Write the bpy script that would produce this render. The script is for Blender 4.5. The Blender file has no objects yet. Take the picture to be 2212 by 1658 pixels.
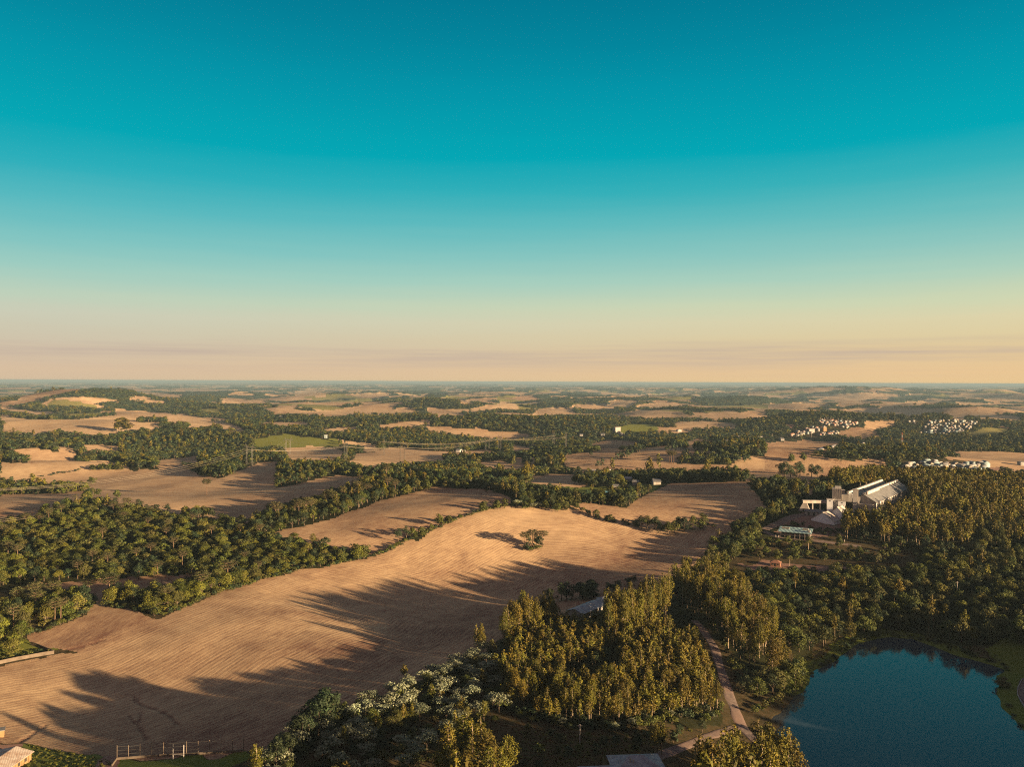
import bpy, math, random
import numpy as np
from mathutils import Vector, Matrix

# ------------------------------------------------------------------ camera, sky, sun, exposure
SC = bpy.context.scene
COL = SC.collection
RAD = math.radians
W, HH, F, EYE = 2212.0, 1658.0, 1703.0, 120.0
PITCH, ROLL = RAD(0.13), RAD(0.233)
cam_d = bpy.data.cameras.new('camera')
cam_d.sensor_width = 36.0
cam_d.lens = 36.0 * F / W
cam_d.clip_start = 1.0
cam_d.clip_end = 250000.0
cam = bpy.data.objects.new('camera', cam_d)
COL.objects.link(cam)
CAM_R = Matrix.Rotation(RAD(90) - PITCH, 3, 'X') @ Matrix.Rotation(ROLL, 3, 'Z')
cam.matrix_world = Matrix.Translation((0, 0, EYE)) @ CAM_R.to_4x4()
SC.camera = cam

SC.view_settings.view_transform = 'Standard'
SC.view_settings.look = 'None'
SC.view_settings.gamma = 1.0
SC.view_settings.use_curve_mapping = False
SC.view_settings.exposure = 2.3
SC.render.engine = 'CYCLES'
SC.cycles.use_denoising = False
SC.cycles.filter_width = 1.15
SC.cycles.max_bounces = 5
SC.cycles.diffuse_bounces = 2
SC.cycles.glossy_bounces = 2
SC.cycles.transmission_bounces = 2
SC.cycles.transparent_max_bounces = 4
SC.cycles.volume_bounces = 0

SUN_EL = 8.0
SUN_H = np.array([0.865, -0.50]); SUN_H /= np.linalg.norm(SUN_H)
SUN = np.array([SUN_H[0] * math.cos(RAD(SUN_EL)), SUN_H[1] * math.cos(RAD(SUN_EL)), math.sin(RAD(SUN_EL))])
sun_d = bpy.data.lights.new('sun', 'SUN')
sun_d.energy = 5.0
sun_d.angle = RAD(0.8)
sun_d.color = (1.0, 0.69, 0.39)
sun_o = bpy.data.objects.new('sun', sun_d)
COL.objects.link(sun_o)
sun_o.location = (300, -200, 400)
sun_o.rotation_euler = Vector(SUN).to_track_quat('Z', 'Y').to_euler()


def lin(r, g, b):
    f = lambda c: (c / 255 / 12.92) if c / 255 <= 0.04045 else ((c / 255 + 0.055) / 1.055) ** 2.4
    return (f(r), f(g), f(b), 1.0)


def build_world():
    w = bpy.data.worlds.new("World")
    SC.world = w
    w.use_nodes = True
    nt = w.node_tree
    N, L = nt.nodes, nt.links
    N.clear()
    out = N.new('ShaderNodeOutputWorld')
    bg = N.new('ShaderNodeBackground')
    bg.inputs['Strength'].default_value = 0.1
    L.new(bg.outputs[0], out.inputs['Surface'])
    sky = N.new('ShaderNodeTexSky')
    sky.sky_type = 'NISHITA'
    sky.sun_disc = False
    sky.sun_elevation = RAD(SUN_EL)
    sky.sun_rotation = math.atan2(SUN_H[0], SUN_H[1])
    sky.air_density = 1.0
    sky.dust_density = 1.5
    tc = N.new('ShaderNodeTexCoord')
    sep = N.new('ShaderNodeSeparateXYZ')
    L.new(tc.outputs['Generated'], sep.inputs[0])

    def ramp(stops, fac):
        r = N.new('ShaderNodeValToRGB')
        e = r.color_ramp.elements
        while len(e) > 1:
            e.remove(e[0])
        first = True
        for p, c in stops:
            if first:
                e[0].position = p; e[0].color = c; first = False
            else:
                k = e.new(p); k.color = c
        L.new(fac, r.inputs[0])
        return r.outputs[0]
    zz = N.new('ShaderNodeMath'); zz.operation = 'ADD'
    L.new(sep.outputs[2], zz.inputs[0])
    # thin uneven cloud layers near the horizon
    mp = N.new('ShaderNodeMapping'); mp.inputs['Scale'].default_value = (3.0, 3.0, 60.0)
    L.new(tc.outputs['Generated'], mp.inputs[0])
    cn = N.new('ShaderNodeTexNoise'); cn.inputs['Scale'].default_value = 1.6; cn.inputs['Detail'].default_value = 5
    L.new(mp.outputs[0], cn.inputs['Vector'])
    zj = N.new('ShaderNodeMath'); zj.operation = 'MULTIPLY_ADD'
    zj.inputs[1].default_value = 0.010; zj.inputs[2].default_value = -0.005
    L.new(cn.outputs['Fac'], zj.inputs[0])
    L.new(zj.outputs[0], zz.inputs[1])
    z = zz.outputs[0]
    zenith = (0.235, 0.185, 0.235, 1)
    high = [(.2713, lin(0, 166, 180)), (.2921, lin(0, 162, 177)), (.3446, lin(0, 148, 168)), (.3916, lin(0, 133, 156)), (.436, lin(0, 121, 146)), (.52, lin(20, 92, 122)), (.66, zenith), (1.0, zenith)]
    left = ramp([(0.0, lin(216, 190, 158)), (.0129, lin(216, 190, 160)), (.0381, lin(208, 192, 168)), (.0539, lin(206, 198, 174)), (.0744, lin(203, 204, 182)), (.0941, lin(190, 208, 186)), (.1247, lin(158, 204, 192)),
                 (.1543, lin(128, 196, 193)), (.1935, lin(88, 185, 191)), (.2319, lin(42, 174, 186))] + high, z)
    right = ramp([(0.0, lin(236, 200, 146)), (.0129, lin(234, 198, 148)), (.0381, lin(224, 198, 154)), (.0539, lin(224, 205, 160)), (.0744, lin(221, 211, 170)), (.0941, lin(207, 214, 178)), (.1247, lin(174, 208, 188)),
                  (.1543, lin(144, 199, 190)), (.1935, lin(104, 188, 188)), (.2319, lin(58, 177, 184))] + high, z)
    mx = N.new('ShaderNodeMapRange')
    L.new(sep.outputs[0], mx.inputs[0])
    mx.inputs[1].default_value = -0.5; mx.inputs[2].default_value = 0.55
    m1 = N.new('ShaderNodeMix'); m1.data_type = 'RGBA'
    L.new(mx.outputs[0], m1.inputs[0]); L.new(left, m1.inputs[6]); L.new(right, m1.inputs[7])
    # grey-mauve veil bands low over the horizon
    mp2 = N.new('ShaderNodeMapping'); mp2.inputs['Scale'].default_value = (2.2, 2.2, 75.0)
    L.new(tc.outputs['Generated'], mp2.inputs[0])
    c2 = N.new('ShaderNodeTexNoise'); c2.inputs['Scale'].default_value = 1.0; c2.inputs['Detail'].default_value = 6
    c2.inputs['Roughness'].default_value = 0.6
    L.new(mp2.outputs[0], c2.inputs['Vector'])
    vf = ramp([(0.0, (0, 0, 0, 1)), (0.44, (0, 0, 0, 1)), (0.66, (1, 1, 1, 1))], c2.outputs['Fac'])
    vz = ramp([(0.0, (0, 0, 0, 1)), (0.016, (.25, .25, .25, 1)), (0.034, (1, 1, 1, 1)), (0.043, (.8, .8, .8, 1)), (0.054, (0, 0, 0, 1))], sep.outputs[2])
    vm = N.new('ShaderNodeMath'); vm.operation = 'MULTIPLY'
    L.new(vf, vm.inputs[0]); L.new(vz, vm.inputs[1])
    vm2 = N.new('ShaderNodeMath'); vm2.operation = 'MULTIPLY'; vm2.inputs[1].default_value = 0.8
    L.new(vm.outputs[0], vm2.inputs[0])
    m3 = N.new('ShaderNodeMix'); m3.data_type = 'RGBA'
    L.new(vm2.outputs[0], m3.inputs[0]); L.new(m1.outputs[2], m3.inputs[6]); m3.inputs[7].default_value = lin(190, 172, 160)
    # the half of the sky behind the camera: dusk mauve, warmer towards the sun
    my = N.new('ShaderNodeMapRange')
    L.new(sep.outputs[1], my.inputs[0])
    my.inputs[1].default_value = 0.30; my.inputs[2].default_value = -0.3
    m2 = N.new('ShaderNodeMix'); m2.data_type = 'RGBA'
    L.new(my.outputs[0], m2.inputs[0]); L.new(m3.outputs[2], m2.inputs[6])
    back = ramp([(0.0, lin(245, 190, 130)), (0.10, lin(190, 150, 140)), (0.36, lin(100, 88, 106)), (0.7, zenith), (1.0, zenith)], z)
    L.new(back, m2.inputs[7])
    sc = N.new('ShaderNodeVectorMath'); sc.operation = 'SCALE'
    sc.inputs['Scale'].default_value = 10.0 / 2 ** SC.view_settings.exposure
    L.new(m2.outputs[2], sc.inputs[0])
    # a share of the physical sky
    ns = N.new('ShaderNodeVectorMath'); ns.operation = 'SCALE'; ns.inputs['Scale'].default_value = 0.002
    L.new(sky.outputs[0], ns.inputs[0])
    ad = N.new('ShaderNodeVectorMath'); ad.operation = 'ADD'
    L.new(sc.outputs[0], ad.inputs[0]); L.new(ns.outputs[0], ad.inputs[1])
    L.new(ad.outputs[0], bg.inputs['Color'])


build_world()

# ------------------------------------------------------------------ small helpers
rng = np.random.default_rng(7)
random.seed(7)


def tag(o, label=None, cat=None, group=None, kind=None):
    for k, v in (('label', label), ('category', cat), ('group', group), ('kind', kind)):
        if v:
            o[k] = v
    return o


def mesh_np(name, verts, faces, mat=None, smooth=False):
    """verts (n,3); faces (m,k) array or list of tuples."""
    me = bpy.data.meshes.new(name)
    verts = np.asarray(verts, dtype=np.float32)
    if isinstance(faces, np.ndarray):
        m, k = faces.shape
        me.vertices.add(len(verts)); me.vertices.foreach_set('co', verts.ravel())
        me.loops.add(m * k); me.loops.foreach_set('vertex_index', faces.astype(np.int32).ravel())
        me.polygons.add(m)
        me.polygons.foreach_set('loop_start', np.arange(0, m * k, k, dtype=np.int32))
        me.polygons.foreach_set('loop_total', np.full(m, k, dtype=np.int32))
        if smooth:
            me.polygons.foreach_set('use_smooth', np.ones(m, dtype=bool))
        me.update(calc_edges=True)
    else:
        me.from_pydata([tuple(map(float, v)) for v in verts], [], [tuple(f) for f in faces])
        if smooth:
            me.polygons.foreach_set('use_smooth', np.ones(len(faces), dtype=bool))
        me.update()
    if mat:
        me.materials.append(mat)
    return me


def obj(name, me, parent=None, loc=(0, 0, 0), rz=0.0, sc=None):
    o = bpy.data.objects.new(name, me)
    COL.objects.link(o)
    o.location = loc
    o.rotation_euler = (0, 0, rz)
    if sc is not None:
        o.scale = sc if hasattr(sc, '__len__') else (sc, sc, sc)
    if parent:
        o.parent = parent
    return o


def vnoise(x, y, seed=0):
    """smooth value noise, about -1..1, unit lattice"""
    x = np.asarray(x, dtype=np.float64); y = np.asarray(y, dtype=np.float64)
    xi = np.floor(x); yi = np.floor(y)
    fx = x - xi; fy = y - yi
    fx = fx * fx * fx * (fx * (fx * 6 - 15) + 10); fy = fy * fy * fy * (fy * (fy * 6 - 15) + 10)

    def h(a, b):
        v = np.sin(a * 127.1 + b * 311.7 + seed * 74.7) * 43758.5453
        return (v - np.floor(v)) * 2 - 1
    return (h(xi, yi) * (1 - fx) + h(xi + 1, yi) * fx) * (1 - fy) + (h(xi, yi + 1) * (1 - fx) + h(xi + 1, yi + 1) * fx) * fy


def sstep(a, b, x):
    t = np.clip((x - a) / (b - a), 0, 1)
    return t * t * (3 - 2 * t)


def in_poly(x, y, poly):
    x = np.asarray(x); y = np.asarray(y)
    poly = np.asarray(poly)
    res = np.zeros(x.shape, dtype=bool)
    lo = poly.min(0); hi = poly.max(0)
    idx = np.nonzero((x >= lo[0]) & (x <= hi[0]) & (y >= lo[1]) & (y <= hi[1]))
    if len(idx[0]) == 0:
        return res
    px = x[idx]; py = y[idx]
    r = np.zeros(px.shape, dtype=bool)
    n = len(poly)
    for i in range(n):
        x1, y1 = poly[i]; x2, y2 = poly[(i + 1) % n]
        if y1 == y2:
            continue
        c = ((y1 > py) != (y2 > py)) & (px < (x2 - x1) * (py - y1) / (y2 - y1) + x1)
        r ^= c
    res[idx] = r
    return res


def seg_dist(x, y, pts, closed=False):
    pts = np.asarray(pts)
    d = np.full(np.shape(x), 1e9)
    n = len(pts)
    for i in range(n if closed else n - 1):
        a = pts[i]; b = pts[(i + 1) % n]
        ab = b - a
        t = np.clip(((x - a[0]) * ab[0] + (y - a[1]) * ab[1]) / max(ab @ ab, 1e-9), 0, 1)
        d = np.minimum(d, np.hypot(x - a[0] - t * ab[0], y - a[1] - t * ab[1]))
    return d


# ------------------------------------------------------------------ the lie of the land
R_NP = np.array(CAM_R)


def ray(px, py):
    d = np.stack([(np.asarray(px, float) - W / 2) / F, -(np.asarray(py, float) - HH / 2) / F, -np.ones(np.shape(px))], -1)
    return d @ R_NP.T


def on_plane(px, py, z):
    d = ray(px, py)
    t = (z - EYE) / d[..., 2]
    return d[..., :2] * t[..., None]


def hx(px, d):
    return (px - 1106.0) / F * d


LAKE_Z = -13.0
LAKE = on_plane(*np.array([(1672, 1555), (1700, 1520), (1735, 1498), (1748, 1465), (1762, 1448), (1800, 1432), (1826, 1412), (1842, 1394), (1880, 1384),
                           (1925, 1378), (1970, 1381), (2010, 1396), (2050, 1412), (2100, 1428), (2168, 1447), (2172, 1453), (2155, 1462), (2153, 1490),
                           (2165, 1530), (2190, 1560), (2230, 1600), (2290, 1680), (2350, 1800), (2250, 2000), (1950, 2100), (1780, 1900), (1752, 1700), (1715, 1640), (1690, 1600)], float).T, LAKE_Z)

# (x, depth, height, spread across, spread in depth)
HILLS = [
    (hx(1125, 650), 650, 21, 112, 72), (hx(930, 480), 485, -5, 120, 40), (hx(470, 330), 330, 3, 90, 60),
    (hx(900, 790), 790, 19, 110, 56), (hx(700, 930), 935, 16, 140, 56), (hx(1530, 850), 850, 8, 150, 70),
    (hx(1960, 760), 760, 17, 170, 140), (hx(1400, 1240), 1240, 14, 320, 90), (hx(1790, 1150), 1150, 19, 190, 62), (235, 715, 13, 62, 105), (hx(560, 1110), 1110, 14, 110, 80),
    (hx(1720, 1420), 1420, 17, 230, 60), (hx(60, 1050), 1050, 19, 140, 55), (hx(80, 1250), 1250, 24, 105, 50),
    (hx(120, 1900), 1900, 24, 420, 170), (hx(150, 2600), 2600, 34, 300, 200), (hx(180, 3250), 3250, 50, 260, 160),
    (hx(60, 3500), 3500, 44, 260, 160), (hx(262, 3700), 3700, 46, 170, 150), (hx(640, 1600), 1600, 18, 210, 80),
    (hx(690, 1380), 1380, 10, 130, 60), (hx(1040, 2050), 2050, 12, 320, 110), (hx(1333, 2600), 2600, 16, 260, 120),
    (hx(890, 3300), 3300, 46, 260, 160), (hx(1790, 2250), 2250, 30, 170, 120), (hx(2060, 2250), 2280, 30, 190, 120),
    (hx(1800, 9200), 9200, 55, 900, 700), (hx(2120, 8300), 8300, 50, 1300, 700), (hx(1950, 13000), 13000, 50, 2500, 900),
    (hx(60, 640), 660, 15, 170, 90),
    # the long rise beyond the right edge of the view
    (400, 190, 22, 95, 60), (530, 285, 26, 110, 70), (690, 400, 28, 120, 90), (870, 530, 28, 140, 120), (1060, 640, 28, 150, 140),
]


def Hb(x, y):
    x = np.asarray(x, float); y = np.asarray(y, float)
    r = np.hypot(x, y)
    z = np.zeros_like(r)
    for cx, cy, h, sx, sy in HILLS:
        e = ((x - cx) / sx) ** 2 + ((y - cy) / sy) ** 2
        z += h * np.exp(-0.5 * np.minimum(e, 60))
    # rolling country, gentle nearby and stronger far off
    a1 = 20 * sstep(760, 1700, r) + 8 * sstep(1800, 4500, r)
    z += a1 * (vnoise(x / 430 + 3.3, y / 430, 1) + 0.30 * vnoise(x / 170, y / 170, 2)) - 6 * sstep(700, 1500, r)
    z += 30 * sstep(3500, 8000, r) * vnoise(x / 1700, y / 1700 + 9.1, 3) - 14 * sstep(3500, 9000, r)
    z = np.where(r > 2000, np.minimum(z, 104 + .2 * (z - 104)), z)
    z += 1.1 * vnoise(x / 75, y / 75, 5) * (1 - 0.5 * sstep(900, 2000, r)) + 0.25 * vnoise(x / 22, y / 22, 6)
    # the trough that runs along the near edge of the big field
    u = (x + 79) * .6 + (y - 262) * .8; v = -(x + 79) * .8 + (y - 262) * .6
    wd = np.interp(u, [-220, -60, -20, 25, 55, 85, 105, 125, 216, 350, 430], [60, 95, 100, 76, 46, 34, 48, 70, 66, 42, 25])
    wd = wd + 6 * vnoise(u / 40, v * 0 + 2.5, 77)
    env = sstep(-85, -20, u) * (1 - sstep(330, 460, u))
    z += .105 * wd * env * (sstep(0, 1, (v - wd) / 170) * .9 - sstep(0, 1, (v + 12) / (wd + 12)))
    # slow fall to the right towards the lake basin
    z -= 6 * np.exp(-0.5 * (((x - 190) / 130) ** 2 + ((y - 340) / 130) ** 2))
    return z


def H(x, y):
    x = np.asarray(x, float); y = np.asarray(y, float)
    z = Hb(x, y)
    near = (x > -200) & (x < 600) & (y > -50) & (y < 700)
    if np.any(near):
        xs = x[near] if x.ndim else x; ys = y[near] if y.ndim else y
        ins = in_poly(np.atleast_1d(xs), np.atleast_1d(ys), LAKE)
        d = seg_dist(np.atleast_1d(xs), np.atleast_1d(ys), LAKE, True)
        d = np.where(ins, -d, d) + 1.2 * vnoise(np.atleast_1d(xs) / 6, np.atleast_1d(ys) / 6, 8)
        zb = Hb(np.atleast_1d(xs), np.atleast_1d(ys))
        bank = LAKE_Z + np.where(d < 0, np.maximum(d * 0.25, -2.5), 0.12 * np.minimum(d, 30) + 0.1)
        zz = bank + (zb - bank) * sstep(4, 80, d)
        zz = np.where(d < 0, bank, zz)
        if z.ndim:
            z[near] = zz
        else:
            z = zz[0]
    return z


_T = np.concatenate([np.linspace(150, 1500, 1351), np.geomspace(1502, 45000, 900)])


def P(px, py):
    """where the sight line of photo pixel (px, py) meets the ground -> (n,2)"""
    px = np.atleast_1d(np.asarray(px, float)); py = np.atleast_1d(np.asarray(py, float))
    d = ray(px, py)
    k = np.hypot(d[:, 0], d[:, 1])[:, None]
    d = d / k
    x = d[:, 0:1] * _T; y = d[:, 1:2] * _T; z = EYE + d[:, 2:3] * _T
    below = z <= H(x, y)
    i = np.where(below.any(1), below.argmax(1), len(_T) - 1)
    lo = _T[np.maximum(i - 1, 0)]; hi = _T[i]
    for _ in range(12):
        m = (lo + hi) / 2
        b = EYE + d[:, 2] * m <= H(d[:, 0] * m, d[:, 1] * m)
        hi = np.where(b, m, hi); lo = np.where(b, lo, m)
    return d[:, :2] * hi[:, None]


def P3(px, py):
    p = P(px, py)
    return np.column_stack([p, H(p[:, 0], p[:, 1])])


# coordinates read off enlarged crops of the photograph
def crop(o, s, pts):
    return [(o[0] + a * s, o[1] + b * s) for a, b in pts]


c1 = lambda *p: crop((0, 775.7), .2506, p)
c2 = lambda *p: crop((554.1, 775.7), .2506, p)
c3 = lambda *p: crop((1108.2, 775.7), .2506, p)
c4 = lambda *p: crop((1657.9, 775.7), .2506, p)
c5 = lambda *p: crop((0, 1186.9), .2840, p)
c6 = lambda *p: crop((554.1, 1186.9), .2840, p)
c7 = lambda *p: crop((1108.2, 1186.9), .2840, p)
c8 = lambda *p: crop((1657.9, 1186.9), .2840, p)
n0 = lambda *p: list(p)
# ------------------------------------------------------------------ land cover: what grows where, as outlines on the ground
SCRUB, WOOD, FIELD, GREEN, SOIL, FLOOR, DRY = 0, 1, 2, 3, 4, 5, 6
RAW = [  # (kind, tint, row strength, outline)
    # far country, left
    (FIELD, .1, 0, c1((330, 400), (450, 345), (560, 335), (700, 333), (1000, 350), (780, 380), (860, 400), (930, 430), (840, 420), (640, 395), (400, 400))),
    (DRY, 0, 0, c1((380, 395), (470, 355), (640, 360), (830, 400), (840, 420), (640, 395), (450, 400))),
    (FIELD, .3, 0, c1((0, 415), (120, 420), (330, 455), (500, 465), (330, 485), (200, 455), (0, 440))),
    (FIELD, 0, 0, c1((960, 430), (1200, 455), (1500, 470), (1400, 500), (1250, 500), (1000, 470))),
    (FIELD, .22, 0, c1((0, 490), (260, 520), (420, 525), (640, 520), (960, 490), (1200, 500), (1150, 550), (1400, 545), (1350, 580), (1120, 600), (1000, 640), (740, 635), (500, 610), (320, 640), (0, 620))),  # tint raised to stand for golden sunlight on this field
    (FIELD, .2, 0, c1((1400, 500), (1560, 470), (1830, 525), (1700, 545), (1450, 540))),
    (FIELD, .2, 0, c1((1560, 585), (1760, 550), (1950, 545), (2130, 610), (1950, 600), (1850, 565), (1700, 580))),
    (FIELD, 0, 0, c1((110, 720), (280, 712), (460, 740), (690, 780), (655, 860), (600, 885), (300, 892), (230, 830), (130, 800))),
    (WOOD, 0, 0, c1((0, 760), (120, 740), (300, 730), (460, 745), (510, 790), (480, 810), (300, 770), (130, 790), (0, 815))),
    (FIELD, .3, 0, c1((0, 890), (400, 900), (900, 880), (1050, 905), (1180, 930), (800, 962), (700, 960), (350, 1020), (250, 1045), (0, 1020))),
    (FIELD, .08, 0, c1((250, 1045), (350, 1020), (700, 965), (1200, 960), (1400, 950), (1560, 930), (1740, 1000), (1900, 1030), (2211, 900), (2400, 890), (2400, 1080), (2211, 1150), (1830, 1165), (1560, 1290), (1240, 1245), (1080, 1240), (850, 1195), (740, 1120), (560, 1075), (330, 1050))),  # lighter tint painted in for sun on this field too
    (FIELD, 0, 0, c1((-60, 1175), (530, 1160), (740, 1150), (700, 1200), (350, 1240), (-60, 1260))),
    (FIELD, -.2, 0, c1((-100, 1290), (350, 1290), (390, 1310), (330, 1400), (0, 1470), (-100, 1470))),
    (FIELD, .1, 0, c1((700, 745), (1040, 750), (1030, 785), (720, 775))),
    (FIELD, 0, 0, c1((1340, 880), (1700, 835), (1725, 860), (1380, 925))),
    (FIELD, 0, .3, c1((1240, 1240), (1560, 1290), (1830, 1165), (2211, 1150), (2240, 1150), (2240, 1400), (2000, 1440), (1750, 1370), (1500, 1330))),
    (DRY, 0, 0, c1((1700, 430), (1850, 425), (1950, 450), (1800, 455))),
    (FIELD, 0, 0, c1((1900, 360), (2050, 360), (2100, 385), (1950, 385))),
    (FIELD, 0, 0, c1((1250, 360), (1400, 365), (1430, 375), (1260, 375))),
    (FIELD, 0, 0, c1((1120, 330), (1250, 330), (1330, 345), (1150, 352))),
    (FIELD, 0, 0, c1((1130, 295), (1300, 293), (1500, 305), (1600, 320), (1500, 335), (1350, 320))),
    # middle
    (GREEN, .2, 0, c2((0, 690), (180, 655), (270, 652), (390, 680), (560, 685), (720, 690), (705, 740), (560, 755), (300, 758), (200, 738), (0, 728))),
    (FIELD, .2, .2, c2((220, 772), (450, 757), (600, 758), (740, 780), (770, 800), (640, 845), (520, 875), (300, 845), (270, 810))),
    (FIELD, .3, 0, c2((690, 690), (850, 706), (1000, 735), (1080, 757), (960, 757), (800, 715))),
    (FIELD, .1, .4, c2((1160, 765), (1350, 775), (1600, 820), (1620, 865), (1400, 870), (1180, 890), (1100, 880), (900, 855), (830, 840), (980, 830), (1050, 790))),
    (FIELD, .1, .3, c2((810, 885), (900, 848), (1100, 890), (1020, 920), (900, 905))),
    (FIELD, .1, 0, c2((270, 465), (400, 455), (600, 445), (900, 440), (1150, 440), (1300, 410), (1370, 430), (1340, 455), (1050, 462), (850, 472), (700, 497), (520, 482), (380, 477))),
    (FIELD, 0, 0, c2((1430, 595), (1560, 582), (1750, 590), (2000, 610), (2211, 635), (2340, 652), (2380, 668), (2211, 688), (2000, 672), (1800, 652), (1600, 622))),
    (FIELD, .1, 0, c2((1910, 885), (2080, 880), (2211, 910), (2240, 945), (2050, 918))),
    (FIELD, 0, 0, c2((0, 540), (300, 550), (560, 545), (400, 562), (250, 575), (100, 557))),
    (FIELD, .1, 0, c2((1340, 540), (1490, 525), (1480, 550), (1250, 582), (1000, 577), (1200, 552))),
    (FIELD, 0, 0, c2((1480, 420), (1640, 440), (1830, 490), (1700, 482), (1480, 482))),
    (FIELD, .2, 0, c2((2030, 410), (2110, 375), (2211, 385), (2260, 410), (2211, 425))),
    (FIELD, 0, 0, c2((1740, 350), (1800, 355), (1870, 385), (1760, 387))),
    (FIELD, .1, 0, c2((800, 300), (1100, 292), (1180, 300), (1000, 320), (850, 314))),
    (FIELD, 0, 0, c2((1300, 330), (1450, 310), (1490, 325), (1330, 337))),
    (FIELD, .1, 0, c2((270, 305), (520, 280), (600, 300), (540, 327), (400, 312))),
    (FIELD, 0, 0, c2((340, 335), (480, 333), (460, 350), (350, 350))),
    (FIELD, .1, 0, c2((170, 410), (340, 395), (380, 402), (200, 440))),
    (FIELD, .2, 0, c2((700, 595), (880, 590), (860, 605), (540, 620), (620, 607))),
    # farther fields in the middle
    (FIELD, 0, 0, c3((160, 440), (450, 415), (560, 450), (380, 472), (250, 462))),
    (FIELD, 0, 0, c3((490, 410), (660, 380), (750, 390), (900, 400), (850, 437), (650, 432))),
    (FIELD, .1, 0, c3((830, 360), (960, 355), (1080, 375), (1000, 417), (900, 412))),
    (FIELD, 0, 0, c3((1090, 400), (1250, 375), (1500, 400), (1300, 417), (1080, 412))),
    (FIELD, .1, 0, c3((960, 312), (1060, 305), (1130, 325), (1000, 332))),
    (FIELD, .1, 0, c3((1030, 440), (1500, 460), (1380, 472), (1080, 467))),
    (FIELD, 0, 0, c3((1540, 460), (1850, 475), (2211, 440), (2211, 482), (1900, 490), (1600, 485))),
    (FIELD, .1, 0, c3((1380, 545), (1700, 535), (1980, 565), (1850, 582), (1500, 582))),
    (FIELD, 0, 0, c3((1200, 590), (1560, 590), (1500, 612), (1220, 607))),
    (GREEN, .2, 0, c3((880, 590), (1010, 560), (1250, 570), (1200, 605), (1000, 617), (880, 607))),
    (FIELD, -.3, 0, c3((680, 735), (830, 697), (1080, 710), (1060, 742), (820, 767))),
    (FIELD, -.1, .15, c3((430, 840), (560, 815), (720, 800), (900, 805), (1100, 810), (1420, 830), (1420, 900), (1350, 910), (1500, 908), (1800, 908), (2000, 890), (2211, 880), (2211, 1030), (2050, 1020), (2000, 975), (1900, 945), (1700, 940), (1500, 955), (1350, 975), (1000, 975), (930, 945), (700, 960), (620, 915), (460, 900))),
    (FIELD, -.1, 0, c3((1080, 790), (1110, 770), (1250, 755), (1500, 760), (1480, 790), (1800, 800), (1500, 832), (1180, 812))),
    (FIELD, 0, .2, c3((150, 1015), (400, 990), (640, 1010), (480, 1050), (470, 1107), (350, 1102), (150, 1077))),
    (GREEN, 0, 0, c3((0, 1100), (180, 1075), (330, 1105), (500, 1110), (780, 1100), (1000, 1110), (1290, 1070), (1200, 1140), (1000, 1165), (700, 1175), (500, 1195), (300, 1175), (0, 1115))),
    (FIELD, -.1, 0, c3((1480, 720), (1600, 690), (1800, 720), (1560, 742))),
    (FIELD, 0, 0, c3((0, 740), (180, 765), (100, 787), (0, 777))),
    (FIELD, 0, 0, c3((0, 850), (200, 850), (180, 900), (0, 955))),
    (FIELD, .2, 0, c3((1900, 855), (2100, 850), (2211, 850), (2211, 900), (2060, 892))),
    # right
    (FIELD, -.1, .15, c4((-30, 828), (200, 825), (400, 840), (600, 865), (880, 870), (1030, 870), (1060, 890), (920, 930), (940, 975), (800, 995), (550, 1010), (420, 1035), (-30, 1030))),
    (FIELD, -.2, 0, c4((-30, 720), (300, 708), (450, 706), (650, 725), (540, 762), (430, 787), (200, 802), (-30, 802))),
    (SOIL, 0, 0, c4((540, 765), (620, 735), (850, 735), (780, 780), (660, 775))),
    (SOIL, -.2, 0, c4((790, 775), (860, 740), (1000, 745), (950, 775))),
    (FIELD, -.2, 0, c4((600, 640), (750, 600), (850, 600), (950, 620), (930, 640), (990, 662), (860, 682), (760, 672))),
    (SOIL, .3, 0, c4((80, 592), (170, 560), (300, 565), (200, 592))),
    (DRY, -.3, 0, c4((1660, 662), (1850, 600), (2100, 595), (1980, 642), (1800, 662))),
    (FIELD, .1, 0, c4((0, 395), (200, 380), (400, 385), (570, 400), (400, 422), (150, 432), (0, 422))),
    (FIELD, -.1, 0, c4((580, 390), (720, 355), (880, 360), (850, 402), (640, 417))),
    (FIELD, .1, 0, c4((900, 395), (1200, 370), (1500, 370), (1560, 385), (1250, 402), (1000, 407))),
    (FIELD, .1, 0, c4((760, 430), (1000, 420), (1300, 430), (1450, 440), (1150, 472), (900, 452))),
    (FIELD, 0, 0, c4((380, 325), (700, 300), (1000, 295), (1180, 315), (900, 332), (850, 357), (650, 340))),
    (FIELD, 0, 0, c4((0, 310), (300, 315), (250, 332), (0, 337))),
    (FIELD, .1, 0, c4((1080, 475), (1350, 470), (1200, 492))),
    (FIELD, .3, 0, c4((1560, 490), (1740, 490), (1700, 517), (1600, 517))),
    (FIELD, .2, 0, c4((1750, 470), (2100, 490), (2211, 510), (1950, 522), (1800, 517))),
    (FIELD, 0, 0, c4((840, 545), (1000, 530), (1100, 535), (950, 602), (850, 582))),
    (FIELD, 0, 0, c4((1500, 430), (1850, 420), (2000, 430), (1850, 452))),
    (FIELD, .1, 0, c4((2050, 430), (2211, 420), (2300, 460), (2211, 465))),
    (SCRUB, 0, 0, c4((1120, 940), (1180, 890), (1300, 870), (1900, 890), (1920, 960), (1850, 1000), (1500, 1000), (1120, 985))),
    (SOIL, .1, 0, c4((1880, 940), (2040, 930), (1990, 1030), (1930, 1010))),
    (SCRUB, 0, 0, c4((150, 660), (400, 580), (620, 630), (450, 680), (180, 700))),
    (SCRUB, 0, 0, c4((440, 560), (460, 520), (800, 540), (700, 600), (560, 615))),
    (SCRUB, 0, 0, c4((1270, 640), (1370, 560), (1120, 560), (1180, 530), (1800, 540), (1760, 610), (1640, 665), (1300, 668))),
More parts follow.
